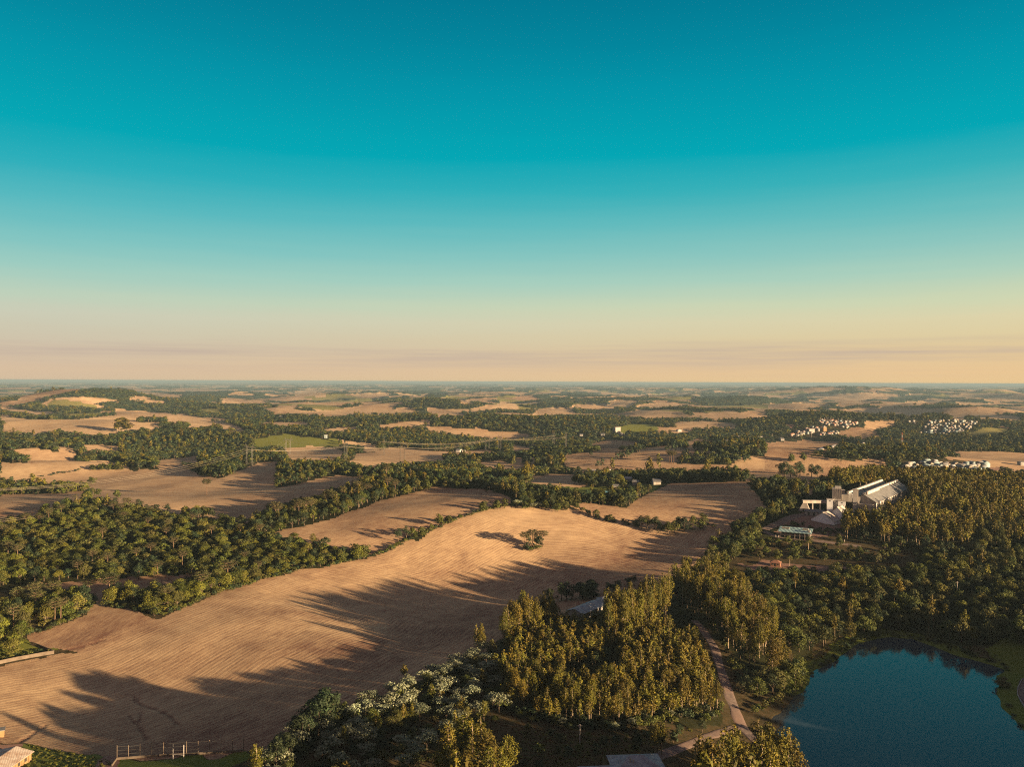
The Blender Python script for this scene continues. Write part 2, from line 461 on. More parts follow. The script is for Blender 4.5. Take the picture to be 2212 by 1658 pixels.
    (FIELD, -.25, 0, c4((120, 1190), (150, 1150), (300, 1120), (430, 1108), (390, 1150), (250, 1210), (150, 1225))),
    (DRY, .2, 0, c4((0, 1060), (120, 1060), (220, 1080), (80, 1095), (0, 1090))),
    # near country
    (FLOOR, 0, 0, n0((-60, 1140), (60, 1125), (110, 1115), (270, 1100), (380, 1120), (500, 1140), (554, 1160), (620, 1160), (700, 1195), (780, 1195), (812, 1190), (798, 1214), (690, 1222), (560, 1240), (480, 1242), (284, 1254), (136, 1262), (0, 1275), (-60, 1275))),
    (FIELD, -.1, .4, c2((60, 1530), (400, 1445), (700, 1355), (900, 1295), (1050, 1235), (1250, 1185), (1480, 1120), (1620, 1105), (1800, 1115), (2000, 1130), (2211, 1190), (2211, 1250), (2050, 1290), (1900, 1320), (1700, 1390), (1560, 1450), (1400, 1500), (1200, 1600), (1100, 1660), (980, 1700), (960, 1660), (900, 1640), (560, 1620), (440, 1570), (300, 1550))),
    (FIELD, 0, .3, c2((-40, 1165), (0, 1150), (300, 1090), (560, 1022), (700, 1008), (1080, 1015), (1090, 1042), (1000, 1060), (900, 1100), (860, 1130), (740, 1170), (680, 1190), (560, 1220), (420, 1260), (200, 1320), (-40, 1390))),
    (FIELD, .1, .2, c2((1160, 1000), (1400, 1010), (1600, 1030), (1560, 1055), (1300, 1035), (1150, 1035))),
    (FIELD, 0, .2, c2((1850, 1020), (2000, 1015), (2211, 1035), (2260, 1060), (2211, 1085), (2100, 1095), (1950, 1062))),
    (FIELD, -.15, .5, c3((500, 1262), (650, 1252), (800, 1265), (1000, 1290), (1060, 1210), (1150, 1170), (1260, 1112), (1330, 1082), (1500, 1070), (1700, 1065), (2000, 1060), (2120, 1060), (2060, 1120), (2120, 1200), (2110, 1255), (2211, 1260), (2211, 1320), (2000, 1410), (1880, 1450), (1700, 1520), (1560, 1470), (1450, 1440), (1250, 1440), (1050, 1430), (850, 1390), (700, 1340), (560, 1290))),
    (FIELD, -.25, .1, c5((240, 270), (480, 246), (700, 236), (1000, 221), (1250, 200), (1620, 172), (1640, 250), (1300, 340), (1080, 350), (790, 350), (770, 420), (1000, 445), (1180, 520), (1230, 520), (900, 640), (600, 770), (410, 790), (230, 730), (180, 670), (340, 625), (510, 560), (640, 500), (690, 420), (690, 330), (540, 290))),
    (FIELD, 0, 1, n0((-300, 1490), (0, 1443), (115, 1420), (165, 1408), (260, 1365), (330, 1338), (400, 1312), (480, 1278), (600, 1243), (700, 1222), (760, 1212), (830, 1196), (880, 1172), (960, 1133), (1030, 1105), (1075, 1094), (1130, 1091), (1240, 1096), (1310, 1115), (1380, 1132), (1440, 1141), (1500, 1147), (1590, 1126), (1600, 1130), (1540, 1195), (1500, 1225), (1455, 1255), (1400, 1275), (1300, 1318), (1200, 1345), (1110, 1365), (1060, 1400), (1000, 1432), (900, 1478), (800, 1522), (700, 1566), (600, 1612), (540, 1640), (520, 1632), (250, 1643), (62, 1606), (0, 1600), (-300, 1590))),
    (GREEN, .1, 0, n0((62, 1607), (245, 1642), (240, 1700), (60, 1760), (-20, 1690), (20, 1640))),
    (GREEN, -.15, 0, n0((250, 1646), (510, 1633), (560, 1660), (560, 1760), (200, 1760))),
    (GREEN, .1, 0, c5((-100, 880), (0, 860), (230, 815), (400, 785), (235, 738), (150, 680), (-100, 720))),
    (SOIL, .3, 0, n0((-40, 1606), (25, 1604), (62, 1607), (40, 1625), (-40, 1670))),
    (SOIL, .2, 0, n0((226, 1636), (250, 1643), (238, 1672), (205, 1675))),
    # right-hand side
    (FLOOR, 0, 0, n0((1600, 1255), (1700, 1250), (1850, 1250), (1960, 1245), (2020, 1215), (2212, 1190), (2700, 1200), (2900, 1500), (2300, 1500), (2212, 1405), (2150, 1395), (2050, 1390), (1960, 1365), (1860, 1370), (1760, 1400), (1730, 1430), (1700, 1400), (1640, 1330))),
    (FLOOR, 0, 0, n0((1075, 1395), (1120, 1362), (1250, 1340), (1400, 1300), (1480, 1255), (1560, 1235), (1640, 1310), (1700, 1400), (1700, 1470), (1650, 1500), (1600, 1450), (1570, 1400), (1530, 1360), (1500, 1350), (1540, 1430), (1560, 1500), (1560, 1570), (1420, 1560), (1280, 1575), (1150, 1560), (1085, 1520))),
    (SCRUB, 0, 0, n0((500, 1660), (600, 1612), (800, 1522), (1000, 1432), (1075, 1395), (1090, 1530), (1150, 1560), (1100, 1700), (400, 1800))),
    (SCRUB, .2, 0, n0((1150, 1562), (1280, 1577), (1420, 1562), (1560, 1572), (1570, 1600), (1440, 1660), (1400, 1760), (1100, 1760))),
    (SCRUB, -.3, 0, n0((1580, 1232), (1640, 1180), (1720, 1150), (1800, 1150), (1900, 1180), (2000, 1200), (1960, 1240), (1850, 1246), (1700, 1246), (1600, 1252))),
    (SOIL, 0, 0, n0((1598, 1222), (1650, 1214), (1760, 1222), (1900, 1231), (1900, 1238), (1760, 1238), (1640, 1236))),
    (SOIL, .1, 0, n0((1690, 1140), (1700, 1118), (1740, 1100), (1790, 1110), (1870, 1125), (1850, 1140), (1800, 1146), (1740, 1142))),
    (SOIL, -.4, 0, n0((1680, 1150), (1720, 1142), (1800, 1147), (1830, 1160), (1700, 1166))),
    (FLOOR, 0, 0, c4((640, 1555), (830, 1585), (1100, 1595), (1350, 1645), (1700, 1655), (1810, 1600), (2211, 1600), (2600, 1500), (2600, 1120), (1900, 1080), (1500, 1060), (1250, 1060), (900, 1050), (560, 1060), (500, 1100), (700, 1140), (1000, 1200), (1080, 1260), (1000, 1340), (900, 1340), (720, 1390), (670, 1460))),
    (GREEN, -.2, 0, n0((2135, 1400), (2212, 1370), (2400, 1380), (2400, 1480), (2212, 1470), (2160, 1440))),
]
ZONES = []
for i, (kind, tint, rows, poly) in enumerate(RAW):
    q = np.array(poly, float)
    # finer outline so that edges bend with the ground
    n = len(q)
    dense = np.concatenate([q[k] + (q[(k + 1) % n] - q[k]) * np.linspace(0, 1, 5)[:-1, None] for k in range(n)])
    own = P(dense[:, 0], dense[:, 1])
    dist = np.median(np.hypot(own[:, 0], own[:, 1]))
    # a field runs on a little towards the camera, behind the trees that stand on its near edge
    if dist > 800 and kind in (FIELD, GREEN, DRY):
        down = 10.5 * F / dist
        steps = max(1, int(math.ceil(down / 3.0)))
        for j in range(1, steps + 1):
            ZONES.append((kind, tint, rows, P(dense[:, 0], dense[:, 1] + down * j / steps)))
    ZONES.append((kind, tint, rows, own))
MAIN_EDGE = P(*np.array([(-400, 1520), (-150, 1470), (0, 1443), (115, 1420), (165, 1408), (260, 1365), (330, 1338), (400, 1312), (480, 1278), (600, 1243), (700, 1222), (760, 1212), (830, 1196), (880, 1172), (960, 1133), (1030, 1105), (1075, 1097), (1130, 1094), (1200, 1096)], float).T)
GULLIES = [P(*np.array(g, float).T) for g in (c5((1015, 1115), (1050, 1175), (1110, 1200), (1190, 1222), (1250, 1250), (1310, 1290), (1350, 1340)),
                                              c5((980, 1270), (1010, 1310), (1045, 1340), (1080, 1390), (1110, 1450)), c5((1075, 1240), (1060, 1290), (1045, 1335)),
                                              c5((150, 1470), (250, 1405), (350, 1340)), c5((430, 785), (600, 755), (800, 690), (950, 620), (1100, 570)))]
MAIN_POLY = [z[3] for z in ZONES if z[2] == 1][0]


def cover(x, y):
    x = np.asarray(x, float); y = np.asarray(y, float)
    r = np.hypot(x, y)
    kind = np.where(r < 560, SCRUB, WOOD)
    tint = np.zeros_like(r); rows = np.zeros_like(r)
    ang = np.full(r.shape, 0.6)
    nx = 0.45 * vnoise(x / 600 + 17, y / 520, 11) + 0.85 * vnoise(x / 270, y / 300, 12) + 0.42 * vnoise(x / 110, y / 130, 13)
    far = (r > 2500) | ((np.abs(np.arctan2(x, np.maximum(y, 1e-3))) > RAD(35)) & (r > 700)) | (y < 0)
    kind = np.where((r > 1250) & ~far & (nx > .55), FIELD, kind)
    kind = np.where(far & (nx > 0.08 - 0.02 * sstep(3500, 9000, r) - 0.16 * sstep(.2, .5, x / np.maximum(r, 1))), FIELD, kind)
    cell = np.floor(x / 300 + 0.5 * vnoise(x / 300, y / 300, 3)) * 17.0 + np.floor(y / 260 + 0.5 * vnoise(x / 280, y / 280, 4)) * 31.0
    hsh = np.sin(cell * 12.9898) * 43758.5453
    hsh = hsh - np.floor(hsh)
    tint = np.where(far, (hsh - 0.5) * 0.7, tint)
    kind = np.where(far & (kind == FIELD) & (hsh > 0.86), DRY, kind)
    ang = 3.1 * hsh
    wob = 1.5 + r * 0.0022
    jx = x + wob * vnoise(x / (4 + r * .012), y / (4 + r * .012), 21)
    jy = y + 2 * wob * vnoise(x / (4 + r * .012), y / (4 + r * .012), 22)
    for i, (k, t, rw, poly) in enumerate(ZONES):
        m = in_poly(jx, jy, poly)
        if m.any():
            kind[m] = k; tint[m] = t; rows[m] = rw
            ang[m] = (i * 0.77) % 3.1
    if ((r < 700) & (x > 0)).any():
        m = (r < 620) & (x > 0) & ((y > 335) | (x > 175))
        dl = seg_dist(x[m], y[m], LAKE, True) + 3 * vnoise(x[m] / 9, y[m] / 9, 81)
        kk = kind[m]; tt = tint[m]
        bank = (dl < 8) & (kk != SOIL)
        kk[bank] = GREEN; tt[bank] = -.4
        kind[m] = kk; tint[m] = tt
    # the big field: headlands along its edges, washed-down earth and painted shade in the trough, sunlight painted on the crest
    big = (rows > .9)
    if big.any():
        d = seg_dist(x[big], y[big], MAIN_POLY, True)
        u = (x[big] + 79) * .6 + (y[big] - 262) * .8; v = -(x[big] + 79) * .8 + (y[big] - 262) * .6
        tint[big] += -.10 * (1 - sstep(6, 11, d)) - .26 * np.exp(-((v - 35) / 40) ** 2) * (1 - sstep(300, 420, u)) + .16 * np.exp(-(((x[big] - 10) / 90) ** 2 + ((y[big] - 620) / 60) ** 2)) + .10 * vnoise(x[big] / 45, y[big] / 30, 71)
        rows[big] = 1.0 - .5 * (1 - sstep(7, 10, d))
    return kind, tint, rows, ang


ROAD_MAIN = P(*np.array([(1496, 1338), (1512, 1352), (1528, 1375), (1545, 1405), (1555, 1440), (1566, 1475), (1577, 1510), (1592, 1545), (1600, 1572), (1640, 1612), (1690, 1660), (1760, 1740)], float).T)
ROAD_SIDE = P(*np.array([(1597, 1570), (1560, 1582), (1520, 1597), (1480, 1613), (1440, 1628), (1380, 1655), (1300, 1700)], float).T)
ROAD_SILO = P(*np.array(c4((-80, 1480), (-20, 1470), (40, 1440), (120, 1400), (220, 1360), (300, 1340), (370, 1345)) + c4((-10, 1462), (10, 1500), (90, 1545), (240, 1552)) + [], float).T)
ROAD_LOW = P(*np.array(c4((-40, 1478), (0, 1510), (80, 1535), (240, 1552), (360, 1562), (500, 1580), (640, 1597), (760, 1610), (860, 1630)), float).T)
ROAD_UP = P(*np.array(c4((-40, 1478), (30, 1448), (120, 1405), (220, 1362), (300, 1340), (420, 1345), (560, 1385), (680, 1400)), float).T)


def build_ground():
    th_f = np.radians(np.arange(-42, 42.001, 0.105))
    th = np.concatenate([np.radians(np.arange(-180, -42, 2.0)), th_f, np.radians(np.arange(44, 180, 2.0))])
    rs = [8.0, 25, 50, 80, 110, 140, 165, 185, 200]
    while rs[-1] < 70000:
        r = rs[-1]
        rs.append(r + min(r * r / 100000, max(r * 0.0085, 1.0)) if r < 3500 else r * 1.0115)
    rs = np.array(rs)
    A, Rr = np.meshgrid(th, rs)
    x = (np.sin(A) * Rr); y = (np.cos(A) * Rr)
    nr, na = x.shape
    xf, yf = x.ravel(), y.ravel()
    z = H(xf, yf)
    kind, tint, rows, ang = cover(xf, yf)
    rr = np.hypot(xf, yf)
    # far woods stand up from the fields
    lift = sstep(2600, 4300, rr) * (7 + 5 * vnoise(xf / 35, yf / 35, 31) + 3 * vnoise(xf / 14, yf / 14, 32))
    z = z + np.where(kind == WOOD, lift, 0)
    d = seg_dist(xf, yf, MAIN_EDGE)
    rowc = xf * np.cos(ang) + yf * np.sin(ang) + 6 * vnoise(xf / 120, yf / 120, 41)
    rowc = np.where((rows > 0.45) & (rr < 720) & (kind == FIELD) & in_poly(xf, yf, MAIN_POLY), d, rowc)
    gul = np.zeros_like(rr)
    m = (rr < 420) & (xf < 0)
    for g in GULLIES:
        dd = seg_dist(xf[m], yf[m], g) + 0.5 * vnoise(xf[m] / 3, yf[m] / 3, 51)
        gul[m] = np.maximum(gul[m], 0.75 * (1 - sstep(0.3, 1.1, dd)))
    z = z - 0.35 * gul
    tint = tint - 0.5 * gul
    verts = np.column_stack([xf, yf, z])
    i = np.arange(nr - 1)[:, None] * na + np.arange(na)[None, :]
    j = np.arange(nr - 1)[:, None] * na + (np.arange(na)[None, :] + 1) % na
    faces = np.stack([i, i + na, j + na, j], -1).reshape(-1, 4)
    verts = np.vstack([verts, [[0, 0, float(H(0.0, 0.0))]]])
    me = mesh_np('ground', verts, faces[:, ::-1].copy(), None, True)
    me.validate()
    n = len(verts)

    def col(name, a, b, c):
        at = me.attributes.new(name, 'FLOAT_COLOR', 'POINT')
        v = np.ones((n, 4), dtype=np.float32)
        v[:-1, 0] = a; v[:-1, 1] = b; v[:-1, 2] = c
        at.data.foreach_set('color', v.ravel())
    col('cover', (kind == FIELD) * 1.0, (kind == GREEN) * 1.0, (kind == SOIL) * 1.0)
    col('cover_more', (kind == DRY) * 1.0, (kind == SCRUB) * 1.0, rows)
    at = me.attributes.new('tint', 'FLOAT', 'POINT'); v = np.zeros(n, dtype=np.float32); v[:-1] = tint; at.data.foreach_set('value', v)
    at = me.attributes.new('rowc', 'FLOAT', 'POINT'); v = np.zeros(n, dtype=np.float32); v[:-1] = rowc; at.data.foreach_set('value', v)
    o = obj('ground', me)
    tag(o, 'rolling farmland of straw coloured stubble fields and woods', None, None, 'structure')
    return o


class NT:
    """short-hand for building a node tree"""
    def __init__(self, name):
        self.m = bpy.data.materials.new(name)
        self.m.use_nodes = True
        self.t = self.m.node_tree
        self.b = self.t.nodes['Principled BSDF']
        self.b.inputs['Roughness'].default_value = 0.9
        self.b.inputs['Specular IOR Level'].default_value = 0.15

    def n(self, kind, **kw):
        k = self.t.nodes.new('ShaderNode' + kind)
        for a, v in kw.items():
            if a.startswith('i_'):
                k.inputs[a[2:].replace('_', ' ')].default_value = v
            else:
                setattr(k, a, v)
        return k

    def l(self, a, b):
        self.t.links.new(a, b)

    def math(self, op, a, b=None, c=None, clamp=False):
        k = self.n('Math', operation=op)
        k.use_clamp = clamp
        for i, v in enumerate((a, b, c)):
            if v is None:
                continue
            if isinstance(v, (int, float)):
                k.inputs[i].default_value = v
            else:
                self.l(v, k.inputs[i])
        return k.outputs[0]

    def mix(self, f, a, b, mode='MIX'):
        k = self.n('Mix', data_type='RGBA', blend_type=mode)
        for s, v in ((0, f), (6, a), (7, b)):
            if isinstance(v, (int, float)):
                k.inputs[s].default_value = v
            elif isinstance(v, tuple):
                k.inputs[s].default_value = v if len(v) == 4 else (*v, 1)
            else:
                self.l(v, k.inputs[s])
        return k.outputs[2]

    def noise(self, scale, detail=3, vec=None, rough=.55):
        k = self.n('TexNoise')
        k.inputs['Scale'].default_value = scale; k.inputs['Detail'].default_value = detail; k.inputs['Roughness'].default_value = rough
        if vec is not None:
            self.l(vec, k.inputs['Vector'])
        return k.outputs['Fac']

    def attr(self, name, what='Fac'):
        return self.n('Attribute', attribute_name=name).outputs[what]

    def pos(self):
        return self.n('NewGeometry').outputs['Position']

    def stretch(self, f, lo, hi):
        k = self.n('MapRange')
        k.clamp = True
        self.l(f, k.inputs[0]); k.inputs[1].default_value = lo; k.inputs[2].default_value = hi
        return k.outputs[0]


def mat_ground():
    g = NT('farmland')
    pos = g.pos()
    sepc = g.n('SeparateColor'); g.l(g.attr('cover', 'Color'), sepc.inputs[0])
    sepm = g.n('SeparateColor'); g.l(g.attr('cover_more', 'Color'), sepm.inputs[0])
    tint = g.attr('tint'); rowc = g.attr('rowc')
    edge = g.noise(0.35, 3, pos)
    # stubble: bleached straw lying in rows over red earth
    n1 = g.noise(0.55, 5, pos, .7); n2 = g.noise(0.02, 4, pos, .6); n3 = g.noise(0.11, 3, pos); n4 = g.noise(1.6, 2, pos, .6)
    wob = g.math('MULTIPLY_ADD', g.noise(0.10, 2, pos), 1.1, rowc)
    s = g.math('SINE', g.math('MULTIPLY', wob, 2 * math.pi / 2.5))
    dotp = g.n('VectorMath', operation='DOT_PRODUCT'); g.l(pos, dotp.inputs[0]); dotp.inputs[1].default_value = (.55, .83, 0)
    cmb = g.n('CombineXYZ'); g.l(g.math('MULTIPLY', rowc, 1.1), cmb.inputs[0]); g.l(g.math('MULTIPLY', dotp.outputs['Value'], .030), cmb.inputs[1])
    streak = g.noise(1.0, 3, cmb.outputs[0], .6)
    row = g.math('ADD', g.math('MULTIPLY_ADD', s, 0.24, 0.25), g.math('MULTIPLY_ADD', streak, 1.4, -.45), clamp=True)
    rowf = g.math('MULTIPLY', row, sepm.outputs[2])
    f = g.math('MULTIPLY_ADD', rowf, 0.34, g.math('MULTIPLY', sepm.outputs[2], -0.17))
    cm2 = g.n('CombineXYZ'); g.l(g.math('MULTIPLY', rowc, .55), cm2.inputs[0]); g.l(g.math('MULTIPLY', dotp.outputs['Value'], .11), cm2.inputs[1])
    nr = g.noise(1.0, 4, cm2.outputs[0], .65)
    f = g.math('ADD', f, g.math('MULTIPLY_ADD', nr, .85, 0.02))
    f = g.math('ADD', f, g.math('MULTIPLY_ADD', n4, .8, -0.40))
    f = g.math('ADD', f, g.math('MULTIPLY_ADD', n2, 0.75, -0.38))
    f = g.math('ADD', f, g.math('MULTIPLY_ADD', n3, 0.5, -0.25))
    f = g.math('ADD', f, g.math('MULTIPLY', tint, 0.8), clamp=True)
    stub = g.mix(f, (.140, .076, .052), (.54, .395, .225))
    # grass, earth, woodland floor
    gr = g.mix(g.stretch(n1, .3, .7), (.055, .080, .014), (.120, .140, .026))
    gr = g.mix(g.math('MULTIPLY_ADD', tint, 1.5, g.math('MULTIPLY', n3, .35), clamp=True), gr, (.15, .15, .035))
    dry = g.mix(g.stretch(n3, .3, .7), (.12, .12, .035), (.21, .18, .06))
    soil = g.mix(g.stretch(n1, .25, .75), (.115, .066, .050), (.20, .135, .105))
    soil = g.mix(g.math('MULTIPLY', g.math('ADD', tint, .2), .8, clamp=True), soil, (.30, .17, .12))
    scr = g.mix(g.stretch(n1, .3, .7), (.022, .024, .010), (.075, .052, .028))
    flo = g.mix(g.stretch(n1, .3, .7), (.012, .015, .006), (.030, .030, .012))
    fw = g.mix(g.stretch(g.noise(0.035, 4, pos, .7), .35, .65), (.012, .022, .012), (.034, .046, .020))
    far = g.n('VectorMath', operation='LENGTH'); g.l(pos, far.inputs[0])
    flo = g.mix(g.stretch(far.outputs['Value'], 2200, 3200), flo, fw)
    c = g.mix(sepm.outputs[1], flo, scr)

    def soft(w):
        return g.stretch(g.math('MULTIPLY_ADD', edge, .5, g.math('SUBTRACT', w, .25)), .35, .65)
    c = g.mix(soft(sepm.outputs[0]), c, dry)
    c = g.mix(soft(sepc.outputs[0]), c, stub)
    c = g.mix(soft(sepc.outputs[1]), c, gr)
    c = g.mix(soft(sepc.outputs[2]), c, soil)
    g.l(c, g.b.inputs['Base Color'])
    # straw and clods stand up into the low light
    hgt = g.math('ADD', g.math('MULTIPLY', rowf, .14), g.math('MULTIPLY', nr, .16))
    hgt = g.math('ADD', hgt, g.math('MULTIPLY', n4, .10))
    bmp = g.n('Bump'); bmp.inputs['Strength'].default_value = .32; bmp.inputs['Distance'].default_value = 1.0
    g.l(hgt, bmp.inputs['Height']); g.l(bmp.outputs[0], g.b.inputs['Normal'])
    g.b.inputs['Roughness'].default_value = 1.0
    g.b.inputs['Specular IOR Level'].default_value = 0.05
    return g.m


GROUND = build_ground()
GROUND.data.materials.append(mat_ground())


def ribbon(name, line, width, mat, lift=0.12, step=2.0, wob=0.9):
    line = np.asarray(line)
    seg = np.hypot(*np.diff(line, axis=0).T)
    s = np.concatenate([[0], np.cumsum(seg)])
    q = np.arange(0, s[-1], step)
    px = np.interp(q, s, line[:, 0]); py = np.interp(q, s, line[:, 1])
    k = np.ones(9) / 9
    pad = lambda a: np.convolve(np.pad(a, 4, mode='edge'), k, 'valid')
    px, py = pad(px), pad(py)
    tx = np.gradient(px); ty = np.gradient(py)
    ln = np.hypot(tx, ty); nx, ny = -ty / ln, tx / ln
    rows = []
    offs = np.array([-.5, -.36, -.2, 0, .2, .36, .5])
    prof = np.array([-.35, 0.0, -.05, .05, -.05, 0.0, -.35])
    for o_, h_ in zip(offs, prof):
        w_ = width * (1 + wob * .25 * vnoise(q / 9, q * 0 + o_ * 3, 61)) * o_
        x = px + nx * w_; y = py + ny * w_
        rows.append(np.column_stack([x, y, H(x, y) + lift + h_]))
    v = np.stack(rows, 1).reshape(-1, 3)
    n, m = len(q), len(offs)
    i = np.arange(n - 1)[:, None] * m + np.arange(m - 1)[None, :]
    f = np.stack([i, i + 1, i + m + 1, i + m], -1).reshape(-1, 4)
    o = obj(name, mesh_np(name, v, f[:, ::-1].copy(), mat, True))
    return o


def mat_dirt():
    g = NT('packed dirt')
    pos = g.pos()
    n1 = g.noise(.6, 5, pos, .65); n2 = g.noise(.08, 3, pos)
    c = g.mix(g.stretch(n1, .3, .7), (.085, .066, .058), (.165, .130, .112))
    c = g.mix(g.stretch(n2, .4, .7), c, (.16, .11, .088))
    g.l(c, g.b.inputs['Base Color'])
    b = g.n('Bump'); b.inputs['Strength'].default_value = .4; b.inputs['Distance'].default_value = .3
    g.l(n1, b.inputs['Height']); g.l(b.outputs[0], g.b.inputs['Normal'])
    return g.m


MDIRT = mat_dirt()
for nm, ln, wd, lb in (('dirt_road', ROAD_MAIN, 5.2, 'pale dirt road curving down between the eucalyptus stands'),
                       ('dirt_road', ROAD_SIDE, 5.0, 'dirt side road leaving the junction towards the left'),
                       ('farm_track', ROAD_LOW, 6.5, 'dirt track passing in front of the pavilion'),
                       ('farm_track', ROAD_UP, 9.0, 'wide dirt track leading up to the grain silos')):
    tag(ribbon(nm, ln, wd, MDIRT), lb, None, None, 'structure')


def build_lake():
    q = LAKE
    c = q.mean(0)
    big = c + (q - c) * 1.04
    n = len(big)
    xs = np.linspace(big[:, 0].min() - 8, big[:, 0].max() + 8, 60)
    ys = np.linspace(big[:, 1].min() - 8, big[:, 1].max() + 8, 60)
    X, Y = np.meshgrid(xs, ys)
    ins = in_poly(X.ravel(), Y.ravel(), q).reshape(X.shape) | (seg_dist(X.ravel(), Y.ravel(), q, True).reshape(X.shape) < 9)
    v = np.column_stack([X.ravel(), Y.ravel(), np.full(X.size, LAKE_Z)])
    f = []
    for a in range(59):
        for b in range(59):
            if ins[a, b] or ins[a + 1, b] or ins[a, b + 1] or ins[a + 1, b + 1]:
                i = a * 60 + b
                f.append((i, i + 1, i + 61, i + 60))
    g = NT('lake water')
    g.b.inputs['Base Color'].default_value = (.028, .038, .050, 1)
    g.b.inputs['Roughness'].default_value = .05
    g.b.inputs['IOR'].default_value = 1.333
    g.b.inputs['Specular IOR Level'].default_value = 0.42
    pos = g.pos()
    mp = g.n('Mapping'); mp.inputs['Scale'].default_value = (1, .6, 1); g.l(pos, mp.inputs[0])
    n1 = g.noise(.9, 3, mp.outputs[0])
    b = g.n('Bump'); b.inputs['Strength'].default_value = .07; b.inputs['Distance'].default_value = .3
    g.l(n1, b.inputs['Height']); g.l(b.outputs[0], g.b.inputs['Normal'])
    o = obj('lake', mesh_np('lake', v, np.array(f), g.m))
    tag(o, 'dark teal lake lying in shade among the trees', None, None, 'structure')


build_lake()
# ------------------------------------------------------------------ foliage and bark
def mat_leaves(name, a, b, trans=.13, hue=.06, c3=None):
    g = NT(name)
    tone = g.attr('tone')
    inf = g.n('ObjectInfo')
    c = g.mix(tone, (*a, 1), (*b, 1))
    if c3:
        c = g.mix(g.stretch(inf.outputs['Random'], .6, 1.0), c, (*c3, 1))
    hs = g.n('HueSaturation')
    g.l(c, hs.inputs['Color'])
    g.l(g.math('MULTIPLY_ADD', inf.outputs['Random'], hue, .5 - hue / 2), hs.inputs['Hue'])
    rv = g.math('FRACT', g.math('MULTIPLY', inf.outputs['Random'], 7.31))
    g.l(g.math('MULTIPLY_ADD', rv, .7, .65), hs.inputs['Value'])
    g.l(hs.outputs[0], g.b.inputs['Base Color'])
    g.b.inputs['Roughness'].default_value = .7
    g.b.inputs['Specular IOR Level'].default_value = .2
    tr = g.n('BsdfTranslucent')
    g.l(hs.outputs[0], tr.inputs['Color'])
    ms = g.n('MixShader'); ms.inputs[0].default_value = trans
    g.l(g.b.outputs[0], ms.inputs[1]); g.l(tr.outputs[0], ms.inputs[2])
    g.l(ms.outputs[0], g.t.nodes['Material Output'].inputs['Surface'])
    return g.m


def mat_bark(name, a, b):
    g = NT(name)
    pos = g.n('TexCoord').outputs['Object']
    mp = g.n('Mapping'); mp.inputs['Scale'].default_value = (3, 3, .8); g.l(pos, mp.inputs[0])
    c = g.mix(g.stretch(g.noise(1.5, 4, mp.outputs[0]), .3, .7), (*a, 1), (*b, 1))
    g.l(c, g.b.inputs['Base Color'])
    return g.m


L_BROAD = mat_leaves('broad leaves', (.022, .034, .006), (.062, .074, .011), c3=(.062, .050, .016))
L_LIGHT = mat_leaves('bright leaves', (.036, .050, .007), (.105, .110, .013), c3=(.095, .075, .020))  # brighter leaf colour, also standing in for sun on the field-side row
L_EUC = mat_leaves('eucalyptus leaves', (.034, .037, .004), (.120, .099, .008), hue=.05)
L_DARK = mat_leaves('dark evergreen leaves', (.012, .023, .010), (.030, .044, .017))
L_ARAU = mat_leaves('stiff pine leaves', (.030, .034, .012), (.066, .062, .022), trans=.1)
L_PALE = mat_leaves('pale flowering leaves', (.10, .125, .075), (.24, .26, .17), hue=.03)
L_PALM = mat_leaves('palm fronds', (.09, .10, .025), (.16, .16, .045))
B_BROWN = mat_bark('brown bark', (.06, .045, .032), (.13, .10, .07))
B_PALE = mat_bark('pale smooth bark', (.16, .12, .085), (.34, .27, .20))
B_PINE = mat_bark('red brown bark', (.07, .045, .032), (.15, .10, .07))


def leaf_quads(c, n, s, r, tone=None):
    """clumps of leaves as tilted quads: centres c, normals n, sizes s"""
    k = len(c)
    n = n / np.maximum(np.linalg.norm(n, axis=1, keepdims=True), 1e-6)
    a = r.normal(size=(k, 3))
    u = np.cross(n, a); u /= np.maximum(np.linalg.norm(u, axis=1, keepdims=True), 1e-6)
    v = np.cross(n, u)
    s = np.asarray(s)[:, None]
    e = s * r.uniform(.6, 1.1, (k, 1))
    bend = n * s * r.uniform(-.25, .25, (k, 1))
    V = np.stack([c - u * s, c - v * e * .75 + bend, c + u * s * r.uniform(.8, 1.2, (k, 1)), c + v * e * .75 + bend], 1).reshape(-1, 3)
    Fa = np.arange(4 * k).reshape(-1, 4)
    t = r.uniform(0, 1, k) if tone is None else tone
    return V, Fa, np.repeat(t, 4)


